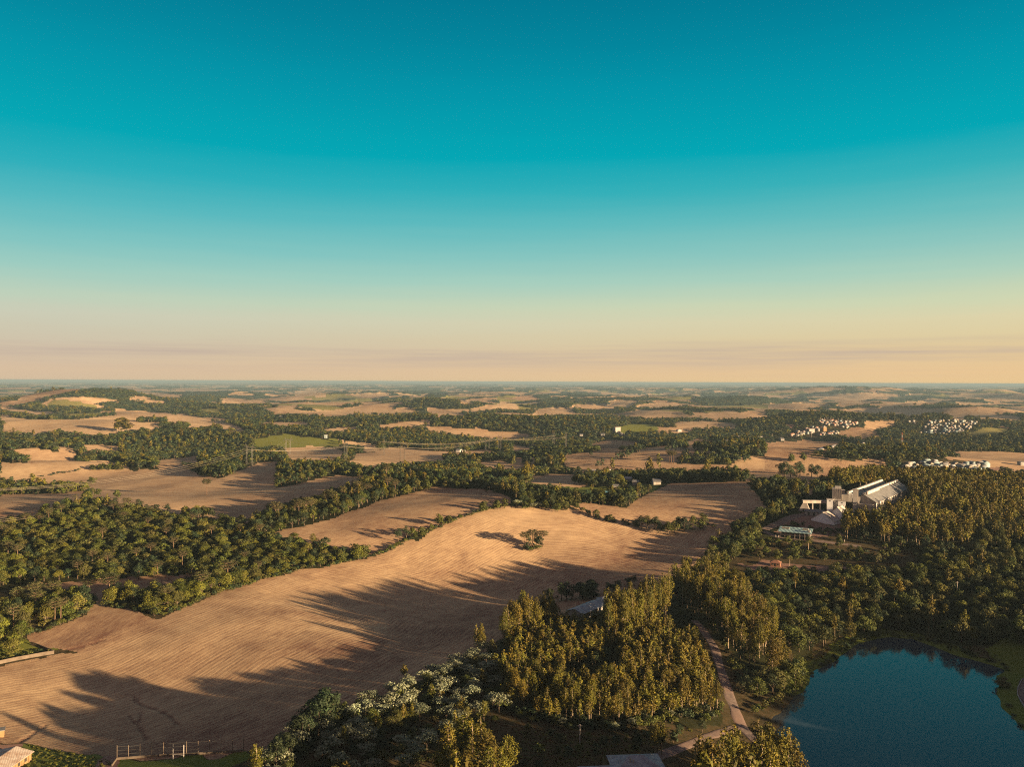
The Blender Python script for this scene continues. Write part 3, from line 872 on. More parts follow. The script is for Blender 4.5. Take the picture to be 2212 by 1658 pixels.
def lobes_to_mesh(name, lobes, mat, seed, per_m2=2.2, size=.42, noise=.28, down=.55):
    r = np.random.default_rng(seed)
    C, Nn, S, T = [], [], [], []
    per_m2 = per_m2 * r.uniform(.62, 1.1)
    for (cx, cy, cz, rx, ry, rz) in lobes:
        area = 4 * math.pi * ((rx * ry) ** 1.6 / 3 + (rx * rz) ** 1.6 / 3 + (ry * rz) ** 1.6 / 3) ** (1 / 1.6)
        k = max(6, int(area * per_m2))
        d = r.normal(size=(k, 3)); d /= np.linalg.norm(d, axis=1, keepdims=True)
        d[:, 2] = np.where((d[:, 2] < -.35) & (r.uniform(size=k) < down), -d[:, 2], d[:, 2])
        rad = 1 + noise * (vnoise(d[:, 0] * 2.3 + seed + cx, d[:, 1] * 2.3 + cz, 3) + .6 * vnoise(d[:, 2] * 4 + seed, d[:, 0] * 4 + cy, 4))
        rad *= r.uniform(.78, 1.06, k)
        p = d * rad[:, None] * np.array([rx, ry, rz]) + np.array([cx, cy, cz])
        nn = d / np.array([rx, ry, rz]) * min(rx, ry, rz) + r.normal(size=(k, 3)) * (.40 if per_m2 > 2.4 else .24)
        C.append(p); Nn.append(nn); S.append(size * r.uniform(.55, 1.35, k))
        T.append(np.clip(r.uniform(0, 1, k) * .45 + .5 * r.uniform(), 0, 1))
    V, Fa, t = leaf_quads(np.concatenate(C), np.concatenate(Nn), np.concatenate(S), r, np.concatenate(T))
    me = mesh_np(name, V, Fa, mat)
    at = me.attributes.new('tone', 'FLOAT', 'POINT')
    at.data.foreach_set('value', t.astype(np.float32))
    return me


def tubes_to_mesh(name, paths, mat, sides=6):
    """paths: lists of (x, y, z, radius)"""
    V, Fa = [], []
    for path in paths:
        p = np.array(path, float)
        t = np.gradient(p[:, :3], axis=0)
        t /= np.maximum(np.linalg.norm(t, axis=1, keepdims=True), 1e-6)
        ref = np.where(np.abs(t[:, 2:3]) > .9, np.array([[1., 0, 0]]), np.array([[0, 0, 1.]]))
        u = np.cross(t, ref); u /= np.linalg.norm(u, axis=1, keepdims=True)
        v = np.cross(t, u)
        b = sum(len(a) for a in V)
        ang = np.arange(sides) * 2 * math.pi / sides
        ring = p[:, None, :3] + p[:, 3][:, None, None] * (u[:, None] * np.cos(ang)[None, :, None] + v[:, None] * np.sin(ang)[None, :, None])
        V.append(ring.reshape(-1, 3))
        n = len(p)
        for i in range(n - 1):
            for k in range(sides):
                a = b + i * sides + k; c = b + i * sides + (k + 1) % sides
                Fa.append((a, c, c + sides, a + sides))
        Fa.append(tuple(b + (n - 1) * sides + k for k in range(sides)))
        Fa.append(tuple(b + k for k in reversed(range(sides))))
    return mesh_np(name, np.concatenate(V), Fa, mat, True)


def broad(seed, lod=0, mat=None, h=10.0, wid=1.0):
    r = np.random.default_rng(seed)
    n = r.integers(8, 13)
    lobes = [(0, 0, h * .68, 2.3 * wid, 2.3 * wid, 2.4)]
    for i in range(n):
        a = i * 2.4 + r.uniform(-.4, .4); q = r.uniform(1.3, 3.0) * wid; zz = h * r.uniform(.24, .84) - q * .25
        s = r.uniform(1.0, 1.9)
        lobes.append((q * math.cos(a), q * math.sin(a), zz, s * wid, s * wid, s * .85))
    lobes.append((r.uniform(-.6, .6), r.uniform(-.6, .6), h * .88, 1.5 * wid, 1.5 * wid, 1.2))
    cr = lobes_to_mesh('crown', lobes, mat or L_BROAD, seed, *((5.2, .275), (1.7, .52), (.55, .9))[lod])
    paths = [[(0, 0, -.4, .30), (.05, 0, h * .25, .22), (.1, .1, h * .5, .17), (.1, 0, h * .75, .06)]]
    for L in lobes[1:7]:
        paths.append([(.05, .03, h * .3, .14), (L[0] * .5, L[1] * .5, h * .3 + (L[2] - h * .3) * .6, .09), (L[0], L[1], L[2], .04)])
    tk = tubes_to_mesh('trunk', paths, B_BROWN, 6 if lod == 0 else 4)
    return tk, cr


def euc(seed, lod=0, h=15.0, slim=1.0, bare=None):
    r = np.random.default_rng(seed)
    bare = r.uniform(.14, .38) if bare is None else bare
    full = r.uniform(.85, 1.25) * slim
    peak = r.uniform(.25, .5)
    lobes = []
    n = int(r.integers(12, 18))
    lean = r.uniform(-.7, .7, 2)
    for i in range(n):
        t = (i + .5) / n
        zz = h * (bare + (.95 - bare) * t)
        prof = (t / peak) ** .5 if t < peak else (max(0, 1 - ((t - peak) / (1 - peak)) ** 1.7)) ** .6
        rad = max(.55, 2.35 * full * prof * r.uniform(.7, 1.2))
        a = i * 2.4 + r.uniform(-.8, .8); q = rad * r.uniform(.3, .85) * (1 - .45 * t)
        s_ = rad * r.uniform(.45, .65)
        lobes.append((q * math.cos(a) + lean[0] * t, q * math.sin(a) + lean[1] * t, zz, s_, s_, s_ * r.uniform(.9, 1.35)))
    cr = lobes_to_mesh('crown', lobes, L_EUC, seed, *((8.0, .21), (1.9, .44), (.5, .9))[lod], noise=.32, down=.3)
    paths = [[(0, 0, -.4, .20), (lean[0] * .2, lean[1] * .2, h * .4, .14), (lean[0] * .6, lean[1] * .6, h * .75, .08), (lean[0], lean[1], h * .94, .02)]]
    for L in lobes[1:10:2]:
        paths.append([(lean[0] * .4, lean[1] * .4, L[2] - 1.6, .06), (L[0], L[1], L[2], .025)])
    tk = tubes_to_mesh('trunk', paths, B_PALE, 5 if lod == 0 else 4)
    return tk, cr


def arau(seed, lod=0, h=13.0):
    r = np.random.default_rng(seed)
    lobes, paths = [], [[(0, 0, -.4, .34), (.05, .05, h * .5, .26), (0, 0, h * .93, .16)]]
    for tier, (zz, rad, k) in enumerate(((.74, 3.2, 7), (.86, 4.0, 10), (.96, 2.8, 8))):
        for i in range(k):
            a = i * 2 * math.pi / k + tier * .4 + r.uniform(-.18, .18)
            q = rad * r.uniform(.75, 1.1)
            up = r.uniform(.5, 1.1)
            ex, ey, ez = q * math.cos(a), q * math.sin(a), h * zz + up
            paths.append([(0, 0, h * zz - .5, .09), (ex * .55, ey * .55, h * zz - .35, .07), (ex, ey, ez, .04)])
            lobes.append((ex, ey, ez + .1, .95, .95, .42))
            lobes.append((ex * .62, ey * .62, h * zz + .25, .7, .7, .32))
    cr = lobes_to_mesh('crown', lobes, L_ARAU, seed, *((6.5, .27), (2.4, .42), (.6, .8))[lod], noise=.25, down=.8)
    return tubes_to_mesh('trunk', paths, B_PINE, 6 if lod == 0 else 4), cr


def pale(seed, lod=0, h=6.5):
    r = np.random.default_rng(seed)
    lobes, paths = [], []
    for i in range(13):
        a = i * 2.4 + r.uniform(-.4, .4); q = 2.9 * math.sqrt((i + .4) / 13)
        zz = h * (.86 - .055 * q * r.uniform(.4, 1.8)) + r.uniform(-.5, .4)
        s = r.uniform(.75, 1.25)
        lobes.append((q * math.cos(a), q * math.sin(a), zz, s, s, s * .42))
        if i % 2 == 0:
            paths.append([(0, 0, h * .3, .08), (lobes[-1][0] * .5, lobes[-1][1] * .5, h * .55, .06), (lobes[-1][0], lobes[-1][1], zz, .03)])
    paths.insert(0, [(0, 0, -.3, .16), (.1, 0, h * .3, .12), (.1, .1, h * .7, .05)])
    low = [(q[0] * .8, q[1] * .8, q[2] - .9, q[3] * 1.1, q[4] * 1.1, .5) for q in lobes[:9]]
    cr = lobes_to_mesh('crown', lobes, L_PALE, seed, *((4.6, .27), (1.8, .45))[lod], noise=.3, down=.9)
    und = lobes_to_mesh('under_leaves', low, L_BROAD, seed + 1, *((2.4, .30), (1.0, .5))[lod])
    return tubes_to_mesh('trunk', paths, B_BROWN, 5), cr, und


def bush(seed, lod=0, mat=None, h=2.6):
    r = np.random.default_rng(seed)
    lobes = []
    for i in range(6):
        a = i * 1.9 + r.uniform(-.4, .4); q = r.uniform(.2, 1.1)
        s = r.uniform(.6, 1.05)
        lobes.append((q * math.cos(a), q * math.sin(a), h * r.uniform(.3, .75), s, s, s * .95))
    cr = lobes_to_mesh('crown', lobes, mat or L_BROAD, seed, *((5.0, .26), (1.8, .46))[lod])
    tk = tubes_to_mesh('trunk', [[(0, 0, -.3, .09), (L[0] * .5, L[1] * .5, L[2] * .5, .06), (L[0], L[1], L[2], .03)] for L in lobes[:4]], B_BROWN, 4)
    return tk, cr


def palm(seed, h=10.0):
    r = np.random.default_rng(seed)
    C, Nn, S = [], [], []
    for i in range(22):
        a = i * 2.4; dr = r.uniform(-.3, 1.0)
        for t in np.linspace(.1, 1, 7):
            q = 1.9 * t; zz = h + dr * 1.5 * t - 2.0 * t * t
            for _ in range(3):
                C.append((q * math.cos(a) + r.normal() * .1, q * math.sin(a) + r.normal() * .1, zz + r.normal() * .08))
                Nn.append((r.normal() * .5, r.normal() * .5, 1)); S.append(.30)
    V, Fa, t = leaf_quads(np.array(C), np.array(Nn), np.array(S), r)
    me = mesh_np('crown', V, Fa, L_PALM)
    at = me.attributes.new('tone', 'FLOAT', 'POINT'); at.data.foreach_set('value', t.astype(np.float32))
    return tubes_to_mesh('trunk', [[(0, 0, -.3, .24), (.1, 0, h * .4, .17), (0, .1, h * .8, .15), (0, 0, h, .12)]], B_PALE, 7), me


def merged(name, meshes):
    """one mesh out of several, materials kept"""
    V, LI, LT, MI, T, mats = [], [], [], [], [], []
    base = 0
    for me in meshes:
        n = len(me.vertices)
        co = np.empty(n * 3, np.float32); me.vertices.foreach_get('co', co)
        li = np.empty(len(me.loops), np.int32); me.loops.foreach_get('vertex_index', li)
        lt = np.empty(len(me.polygons), np.int32); me.polygons.foreach_get('loop_total', lt)
        t = np.zeros(n, np.float32)
        if 'tone' in me.attributes:
            me.attributes['tone'].data.foreach_get('value', t)
        V.append(co); LI.append(li + base); LT.append(lt); T.append(t)
        MI.append(np.full(len(lt), len(mats), np.int32)); mats.append(me.materials[0])
        base += n
    V, LI, LT, MI, T = map(np.concatenate, (V, LI, LT, MI, T))
    me = bpy.data.meshes.new(name)
    me.vertices.add(base); me.vertices.foreach_set('co', V)
    me.loops.add(len(LI)); me.loops.foreach_set('vertex_index', LI)
    me.polygons.add(len(LT))
    me.polygons.foreach_set('loop_start', np.concatenate([[0], np.cumsum(LT)[:-1]]).astype(np.int32))
    me.polygons.foreach_set('loop_total', LT)
    for m in mats:
        me.materials.append(m)
    me.polygons.foreach_set('material_index', MI)
    me.update(calc_edges=True)
    at = me.attributes.new('tone', 'FLOAT', 'POINT'); at.data.foreach_set('value', T)
    return me


# ------------------------------------------------------------------ where the trees stand
def PW(pts):
    q = np.array(pts, float)
    return P(q[:, 0], q[:, 1])


AVOID = []   # (polyline, half width) and (x, y, radius) kept clear of trees
PATH = P(*np.array(c8((1990, 980), (1935, 1000), (1905, 1060), (1900, 1110), (1925, 1160), (1960, 1215), (2010, 1290)), float).T)
for ln, wd in ((PATH, 5.0), (ROAD_MAIN, 5.2), (ROAD_SIDE, 5.5), (ROAD_LOW, 5.5), (ROAD_UP, 7.0)):
    AVOID.append((ln, wd))
CLEAR = []
TREES = []   # dicts: kind, x, y, h-scale, w-scale, stand


def clear_mask(x, y):
    ok = np.ones(len(x), bool)
    for ln, wd in AVOID:
        ok &= seg_dist(x, y, ln) > wd
    for a, b, rr in CLEAR:
        ok &= np.hypot(x - a, y - b) > rr
    near = np.hypot(x, y) < 700
    ok &= ~(near & in_poly(x, y, LAKE))
    return ok


def scatter(poly, step, seed, jit=.42, rot=.3):
    r = np.random.default_rng(seed)
    lo, hi = poly.min(0), poly.max(0)
    c = (lo + hi) / 2; R_ = np.hypot(*(hi - lo)) / 2 + step
    g = np.arange(-R_, R_, step)
    X, Y = np.meshgrid(g, g)
    X = X.ravel() + r.uniform(-jit, jit, X.size) * step; Y = Y.ravel() + r.uniform(-jit, jit, Y.size) * step
    x = c[0] + X * math.cos(rot) - Y * math.sin(rot); y = c[1] + X * math.sin(rot) + Y * math.cos(rot)
    m = in_poly(x, y, poly)
    x, y = x[m], y[m]
    m = clear_mask(x, y)
    return x[m], y[m], r


def put(kind, x, y, hs, ws, stand, var=None, rz=None):
    TREES.append(dict(k=kind, x=float(x), y=float(y), h=float(hs), w=float(ws), s=stand, v=var, rz=rz))


def stand(name, poly, step, mix, seed, keep=1.0, gap=None, rot=.3, jit=.42):
    """mix: list of (kind, share, (h0, h1), (w0, w1)); scales of each model"""
    x, y, r = scatter(PW(poly), step, seed, jit, rot)
    share = np.array([m[1] for m in mix], float); share /= share.sum()
    pick = r.choice(len(mix), len(x), p=share)
    patch = vnoise(x / 30 + seed, y / 30, 5)
    for i in range(len(x)):
        if r.uniform() > keep or (gap is not None and patch[i] < gap):
            continue
        k, _, hr, wr = mix[pick[i]]
        hh = r.uniform(*hr) * (1 + .12 * patch[i])
        put(k, x[i], y[i], hh, r.uniform(*wr) * (.6 + .4 * hh), name)


def line_stand(name, pts, step, mix, seed, spread=2.0):
    r = np.random.default_rng(seed)
    q = PW(pts)
    s = np.concatenate([[0], np.cumsum(np.hypot(*np.diff(q, axis=0).T))])
    t = np.arange(0, s[-1], step)
    x = np.interp(t, s, q[:, 0]) + r.normal(size=len(t)) * spread
    y = np.interp(t, s, q[:, 1]) + r.normal(size=len(t)) * spread
    share = np.array([m[1] for m in mix], float); share /= share.sum()
    pick = r.choice(len(mix), len(t), p=share)
    ok = clear_mask(x, y)
    for i in range(len(t)):
        if ok[i]:
            k, _, hr, wr = mix[pick[i]]
            hh = r.uniform(*hr)
            put(k, x[i], y[i], hh, r.uniform(*wr) * (.6 + .4 * hh), name)


def at_px(kind, pts, name, h=(1, 1), w=(1, 1), seed=3):
    r = np.random.default_rng(seed)
    for a, b in PW(pts):
        hh = r.uniform(*h)
        put(kind, a, b, hh, r.uniform(*w) * (.6 + .4 * hh), name)


def plant():
    B = lambda s, h=(.75, 1.2), w=(.9, 1.25): ('broad', s, h, w)
    Y = lambda s, h=(.6, 1.05), w=(.95, 1.35): ('light', s, h, w)
    D = lambda s, h=(.7, 1.1), w=(.9, 1.2): ('dark', s, h, w)
    A = lambda s, h=(.8, 1.15), w=(.9, 1.2): ('arau', s, h, w)
    E = lambda s, h=(.7, 1.05), w=(.85, 1.15): ('euc', s, h, w)
    S = lambda s, h=(.7, 1.4), w=(.8, 1.4): ('bush', s, h, w)
    # --- eucalyptus
    stand('young plantation', [(1082, 1400), (1120, 1368), (1250, 1352), (1400, 1345), (1480, 1372), (1522, 1430), (1545, 1500), (1550, 1545), (1480, 1550), (1420, 1556), (1370, 1572), (1280, 1574), (1160, 1560), (1095, 1530), (1082, 1470)],
          3.1, [E(.94, (.42, .85), (.78, 1.08)), D(.06, (.4, .6))], 11, gap=-.20)
    stand('young plantation', [(1085, 1402), (1130, 1366), (1230, 1356), (1300, 1372), (1330, 1400), (1300, 1440), (1180, 1450), (1095, 1450)], 3.3, [E(.9, (.45, .7), (.8, 1.1)), D(.1, (.4, .6))], 19, keep=.85)
    stand('tall block', [(1282, 1392), (1325, 1362), (1400, 1336), (1445, 1325), (1448, 1345), (1405, 1368), (1335, 1398)], 3.6, [E(1, (1.5, 1.75), (.8, 1.0))], 12)
    stand('field corner', [(1082, 1398), (1098, 1375), (1130, 1360), (1180, 1352), (1225, 1356), (1180, 1370), (1120, 1385)], 4.0, [E(.8, (.95, 1.3), (1, 1.3)), D(.2)], 13)
    at_px('euc', [(1036, 1412), (1041, 1416), (1030, 1408)], 'field edge', (.85, 1.05), (.8, 1.0))
    stand('roadside stand', [(1448, 1278), (1500, 1258), (1560, 1262), (1612, 1310), (1660, 1370), (1692, 1425), (1690, 1458), (1610, 1448), (1565, 1400), (1520, 1345), (1470, 1310)], 4.6,
          [E(.9, (.95, 1.4), (.95, 1.3)), D(.1)], 14, gap=-.6)
    at_px('euc', [(1676, 1470), (1686, 1462), (1660, 1468), (1668, 1478)], 'roadside stand', (1.3, 1.5), (1.2, 1.5))
    stand('lower corner', [(1480, 1772), (1560, 1725), (1640, 1702), (1706, 1700), (1730, 1770), (1600, 1830), (1490, 1840)], 5.0, [E(1, (1.5, 1.9), (1.15, 1.5))], 15)
    stand('foreground clump', [(925, 1710), (980, 1668), (1042, 1655), (1092, 1700), (1112, 1760), (1000, 1800), (940, 1780)], 4.8, [E(1, (1.0, 1.4), (1.1, 1.4))], 16)
    at_px('euc', [(550, 1702), (556, 1712)], 'foreground left', (.9, 1.0), (1, 1.2))
    stand('silo plantation', c4((650, 1548), (830, 1580), (1100, 1590), (1350, 1640), (1700, 1650), (1800, 1610), (1790, 1480), (2211, 1400), (2500, 1350), (2500, 1130), (1900, 1085), (1500, 1068), (1250, 1068), (900, 1056), (560, 1068), (510, 1110), (700, 1150), (1000, 1200), (1085, 1262), (1010, 1345), (900, 1350), (725, 1395), (680, 1460)),
          5.6, [E(.93, (.85, 1.3), (1.1, 1.5)), D(.07)], 17, gap=-.7)
    stand('plantation skirt', c4((1800, 1610), (1790, 1480), (2211, 1400), (2600, 1400), (2600, 1620), (2211, 1640), (1900, 1660)), 7.5, [B(.6), E(.4, (.9, 1.2))], 18)
    # --- mixed native wood, left
    stand('big left wood', [(-60, 1143), (60, 1128), (110, 1118), (270, 1103), (380, 1122), (500, 1142), (554, 1163), (620, 1164), (700, 1197), (780, 1198), (812, 1193), (798, 1212), (690, 1220), (560, 1238), (480, 1240), (284, 1252), (136, 1260), (0, 1272), (-60, 1272)],
          7.0, [B(.42, (.55, .9), (1.15, 1.5)), Y(.28, (.55, .9), (1.1, 1.4)), D(.26, (.5, .85), (1.0, 1.3)), A(.04, (.65, .85), (.8, 1.0))], 21)
    stand('field-side row', c5((800, 430), (1000, 442), (1190, 505), (1235, 500), (1440, 425), (1690, 325), (1951, 245), (1951, 190), (1660, 255), (1400, 330), (1100, 385), (850, 370)), 5.4, [B(.25, (.65, 1.0), (1.05, 1.3)), Y(.62, (.65, 1.0), (1.05, 1.3)), D(.09), A(.04)], 22)
    stand('field-side row', c6((0, 238), (200, 192), (430, 127), (560, 120), (870, 55), (840, 30), (560, 70), (300, 90), (0, 170)), 5.4, [B(.3, (.45, .75), (1.0, 1.25)), Y(.63, (.45, .75), (1.0, 1.25)), D(.05, (.5, .7)), A(.02, (.6, .7), (.7, .8))], 23)
    stand('lower left wood', c5((-300, 900), (0, 850), (120, 812), (215, 770), (190, 690), (330, 622), (500, 560), (640, 500), (680, 430), (688, 385), (400, 395), (0, 470), (-300, 500)), 6.5, [B(.25, (.7, 1.05), (1.0, 1.35)), Y(.5, (.7, 1.05), (1.0, 1.35)), D(.15), A(.08, (.8, .95), (.8, 1.0))], 24)
    line_stand('plot hedge', c5((0, 850), (110, 828), (220, 808), (320, 790), (385, 780)), 2.2, [S(1, (.5, .9), (.7, 1.1))], 25, .8)
    # --- by the lake and along the right
    stand('lakeside wood', [(1605, 1258), (1700, 1254), (1850, 1254), (1960, 1249), (2020, 1222), (2212, 1200), (2500, 1210), (2700, 1400), (2300, 1440), (2212, 1402), (2150, 1398), (2050, 1390), (1960, 1366), (1860, 1372), (1780, 1404), (1740, 1425), (1705, 1405), (1645, 1335)],
          7.0, [B(.50, (.75, 1.2), (1.05, 1.4)), Y(.14, (.7, 1.1), (1.05, 1.4)), D(.30), E(.06, (.8, 1.0))], 31)
    stand('beyond the right edge', [(2260, 1400), (2700, 1380), (3300, 1500), (3600, 2100), (2900, 2100), (2450, 1700), (2300, 1500)], 11, [B(1)], 32)
    stand('lakeside clump', [(1600, 1500), (1640, 1508), (1690, 1500), (1725, 1480), (1738, 1455), (1700, 1462), (1660, 1482)], 5.2, [B(.8, (.8, 1.1), (1.0, 1.3)), D(.2)], 33)
    stand('lakeside bushes', [(1610, 1545), (1650, 1540), (1690, 1515), (1730, 1490), (1740, 1475), (1700, 1500), (1640, 1525)], 3.2, [S(1)], 34)
    line_stand('lakeside bushes', [(1742, 1462), (1800, 1428), (1842, 1388), (1925, 1370), (2010, 1388), (2100, 1420), (2180, 1445)], 3.4, [S(1, (.5, .9))], 35, 1.4)
    stand('shore strip', [(2160, 1470), (2200, 1470), (2230, 1560), (2260, 1620), (2220, 1600), (2175, 1535)], 4.5, [S(.8, (.4, .8)), B(.2, (.4, .6))], 36)
    # --- strip between the field and the silos
    stand('strip by the silos', [(1500, 1232), (1560, 1182), (1620, 1138), (1660, 1105), (1690, 1088), (1735, 1080), (1712, 1100), (1690, 1118), (1650, 1150), (1600, 1196), (1560, 1232)], 6.0, [B(.75, (.6, 1.0)), D(.25)], 41)
    stand('orchard', [(1575, 1210), (1640, 1172), (1700, 1160), (1800, 1165), (1900, 1185), (2010, 1205), (1990, 1222), (1900, 1222), (1760, 1215), (1650, 1208), (1590, 1222)], 9.0, [B(.5, (.45, .75), (.8, 1.1)), S(.5)], 42, keep=.75)
    stand('court hedge', c4((100, 1490), (160, 1435), (300, 1425), (450, 1440), (590, 1470), (600, 1530), (400, 1540), (380, 1470), (160, 1470)), 4.5, [S(1, (.8, 1.3))], 43, keep=.8)
    stand('scrub bank', [(1640, 1238), (1760, 1242), (1900, 1242), (1960, 1236), (1960, 1250), (1800, 1256), (1650, 1256)], 4.2, [S(.8), B(.2, (.5, .7))], 44)
    stand('scrub bank', [(1690, 1185), (1800, 1190), (1900, 1206), (1890, 1216), (1700, 1206)], 4.4, [S(1, (.5, 1.0))], 45)
    # --- scrub with pale flowering trees, bottom centre
    scr = [(560, 1640), (610, 1612), (700, 1568), (800, 1524), (900, 1480), (1000, 1436), (1062, 1408), (1082, 1480), (1092, 1530), (1060, 1580), (980, 1630), (900, 1665), (900, 1740), (520, 1760)]
    stand('flowering scrub', scr, 5.6, [('pale', .52, (.8, 1.15), (.9, 1.2)), S(.30), B(.12, (.4, .7), (.7, 1.0)), E(.06, (.5, .7))], 51)
    stand('undergrowth', scr, 3.4, [S(1, (.5, 1.1))], 52, keep=.6)
    at_px('dark', c6((430, 1395), (500, 1390), (570, 1370), (470, 1420), (540, 1400), (520, 1330)), 'field corner dark', (1.15, 1.4), (1.3, 1.5))
    at_px('dark', c6((300, 1480), (350, 1500), (400, 1490), (190, 1640), (250, 1650), (150, 1690)), 'field corner dark', (.9, 1.1), (1.0, 1.2))
    at_px('euc', c6((1130, 1000), (1330, 1180), (1390, 1180), (1180, 1330), (1120, 1340)), 'scrub saplings', (.45, .6), (.9, 1.1))
    stand('clearing shrubs', [(1110, 1575), (1280, 1592), (1400, 1575), (1500, 1580), (1440, 1620), (1270, 1640), (1120, 1680)], 6.5, [S(.8), D(.2, (.3, .5))], 53, keep=.55)
    at_px('dark', c7((630, 1560), (690, 1530), (780, 1500), (940, 1470), (1260, 1430), (1220, 1480), (420, 1600), (1440, 1400)), 'clearing shrubs', (.35, .5), (.6, .8))
    at_px('euc', c7((1100, 1560), (1130, 1570), (1080, 1575)), 'clearing edge', (.75, .85), (1.0, 1.2))
    stand('below the frame', [(1330, 1760), (1420, 1756), (1480, 1800), (1460, 1900), (1360, 1900)], 5.0, [E(1, (.75, .95), (1.1, 1.4))], 54)
    line_stand('field margin', c5((1190, 512), (1240, 508), (1440, 430), (1690, 330), (1951, 250)), 2.2, [S(1, (.7, 1.4))], 55, .7)
    line_stand('field margin', c6((0, 243), (200, 197), (430, 132), (560, 124), (870, 60), (1050, 0)), 2.2, [S(1, (.7, 1.4))], 56, .7)
    line_stand('wood margin', c5((800, 440), (1000, 452), (1180, 510)), 2.2, [S(1, (.7, 1.4))], 57, .7)
    line_stand('wood margin', c5((170, 668), (340, 625), (510, 562), (640, 502), (690, 425), (690, 380)), 2.0, [S(1, (.7, 1.4))], 58, .7)
    line_stand('roadside scrub', [(1500, 1362), (1530, 1410), (1545, 1450), (1556, 1500), (1566, 1545), (1572, 1572)], 1.9, [S(1, (.5, 1.2), (.8, 1.3))], 101, 1.3)
    line_stand('roadside scrub', [(1530, 1352), (1560, 1400), (1580, 1450), (1600, 1520), (1622, 1565), (1660, 1605)], 1.9, [S(1, (.5, 1.2), (.8, 1.3))], 102, 1.3)
    line_stand('stand margin', [(1085, 1515), (1150, 1558), (1280, 1576), (1370, 1574), (1420, 1560), (1480, 1555), (1550, 1552)], 1.5, [S(.9, (.6, 1.5), (.9, 1.4)), ('pale', .1, (.5, .7), (.6, .8))], 103, 1.8)
    line_stand('stand margin', [(1470, 1330), (1530, 1395), (1570, 1435), (1610, 1460), (1680, 1475)], 2.0, [S(1, (.6, 1.5), (.9, 1.4))], 104, 1.8)
    # --- dark trees beside the shed
    stand('beside the shed', c7((270, 430), (360, 400), (480, 400), (600, 395), (680, 350), (660, 330), (500, 370), (330, 390)), 5.5, [D(1, (.85, 1.1), (1.1, 1.3))], 61)
    at_px('dark', c7((760, 330), (800, 320), (880, 280), (920, 275), (720, 335)), 'beside the shed', (.5, .7), (.9, 1.1))
    # --- hedges and rows between fields
    hedge = c2((1100, 1668), (1250, 1600), (1400, 1520), (1560, 1460), (1700, 1400), (1900, 1330), (2060, 1290), (2211, 1262)) + c3((0, 1275), (200, 1275), (460, 1305))
    line_stand('hedge', hedge, 2.6, [S(.9, (.6, 1.2), (.9, 1.3)), B(.1, (.25, .42), (.6, .8))], 71, .8)
    line_stand('crest trees', c3((60, 1290), (200, 1292), (330, 1300), (460, 1308)), 4.5, [B(.6, (.55, .8)), ('pale', .4, (.8, 1.1), (.9, 1.2))], 72, 2.5)
    line_stand('hedge', c3((560, 1300), (640, 1335), (760, 1385), (900, 1415), (1050, 1440), (1110, 1460)), 3.2, [S(.7, (1.0, 1.7)), B(.3, (.45, .65))], 73, 1.2)
    line_stand('hedge end trees', c3((1100, 1462), (1200, 1475), (1330, 1500), (1450, 1500), (1550, 1485), (1610, 1468)), 4.2, [D(.7, (.8, 1.1), (1.1, 1.3)), B(.3)], 74, 3.0)
    line_stand('hedge end trees', c3((1630, 1455), (1690, 1450), (1760, 1445)), 4, [S(1)], 75, 1)
    at_px('broad', c2((1945, 1310), (1960, 1312), (2060, 1300), (2080, 1302), (2140, 1290)), 'hedge', (.7, .85), (.8, 1.0))
    at_px('broad', c2((1640, 1420), (1660, 1425), (1510, 1490)), 'hedge', (.55, .7), (.6, .8))
    row2 = c2((-20, 1520), (120, 1470), (250, 1425), (420, 1385), (560, 1350), (760, 1310), (880, 1270), (1000, 1230), (1160, 1190), (1260, 1165), (1100, 1120), (900, 1150), (780, 1180), (680, 1215), (420, 1300), (200, 1360), (0, 1420))
    stand('tree belt', row2, 5.6, [B(.25, (.7, 1.1)), Y(.2), D(.25), A(.06, (.85, 1.0), (.8, 1.0)), ('pale', .08, (.8, 1.1), (.9, 1.2)), S(.12)], 76, keep=.85)
    at_px('arau', c2((600, 1300), (625, 1295), (660, 1300), (330, 1390), (365, 1400), (420, 1365), (430, 1370), (165, 1420), (190, 1415), (880, 1215), (945, 1210), (1195, 1190), (1120, 1060), (1130, 1165)), 'tree belt', (1.05, 1.25), (.85, 1.0))
    line_stand('tree belt', c2((1260, 1165), (1400, 1140), (1600, 1100), (1800, 1110), (1900, 1110), (2000, 1120), (2211, 1180)), 5.5, [B(.6, (.6, .95)), ('pale', .2, (.8, 1.1), (.9, 1.2)), S(.2)], 77, 4)
    at_px('broad', c2((445, 1330), (470, 1335), (420, 1335), (950, 1130), (930, 1120)), 'tree belt', (1.2, 1.4), (1.1, 1.3))
    # --- lone trees
    at_px('arau', [(1134, 1185), (1150, 1183), (1172, 1182)], 'lone clump', (.80, .92), (.95, 1.1))
    at_px('dark', [(1141, 1184), (1158, 1183), (1166, 1184)], 'lone clump', (.85, 1.0), (.9, 1.0))
    at_px('bush', [(1136, 1188), (1142, 1190), (1150, 1189), (1158, 1187), (1147, 1192), (1163, 1188)], 'lone clump', (1.0, 1.4), (1.1, 1.4))
    at_px('arau', c1((1782, 1172)), 'lone field pine', (1.1, 1.15), (1.0, 1.1))
    at_px('arau', c3((1365, 905), (1350, 900), (1385, 903)), 'lone hill pine', (1.2, 1.3), (1.1, 1.2))
    at_px('dark', c3((1470, 845), (1500, 850), (1320, 805), (1345, 800), (1385, 795), (1410, 792), (1445, 785), (1470, 780), (1070, 812), (1090, 812), (1130, 800), (1027, 838), (895, 875), (925, 862), (945, 858), (975, 852), (990, 850), (670, 850), (730, 935), (770, 925)), 'hill row', (.9, 1.2), (.9, 1.2))
    at_px('broad', c4((205, 888), (308, 888), (205, 886)), 'pair on the rise', (1.1, 1.3), (1.1, 1.3))
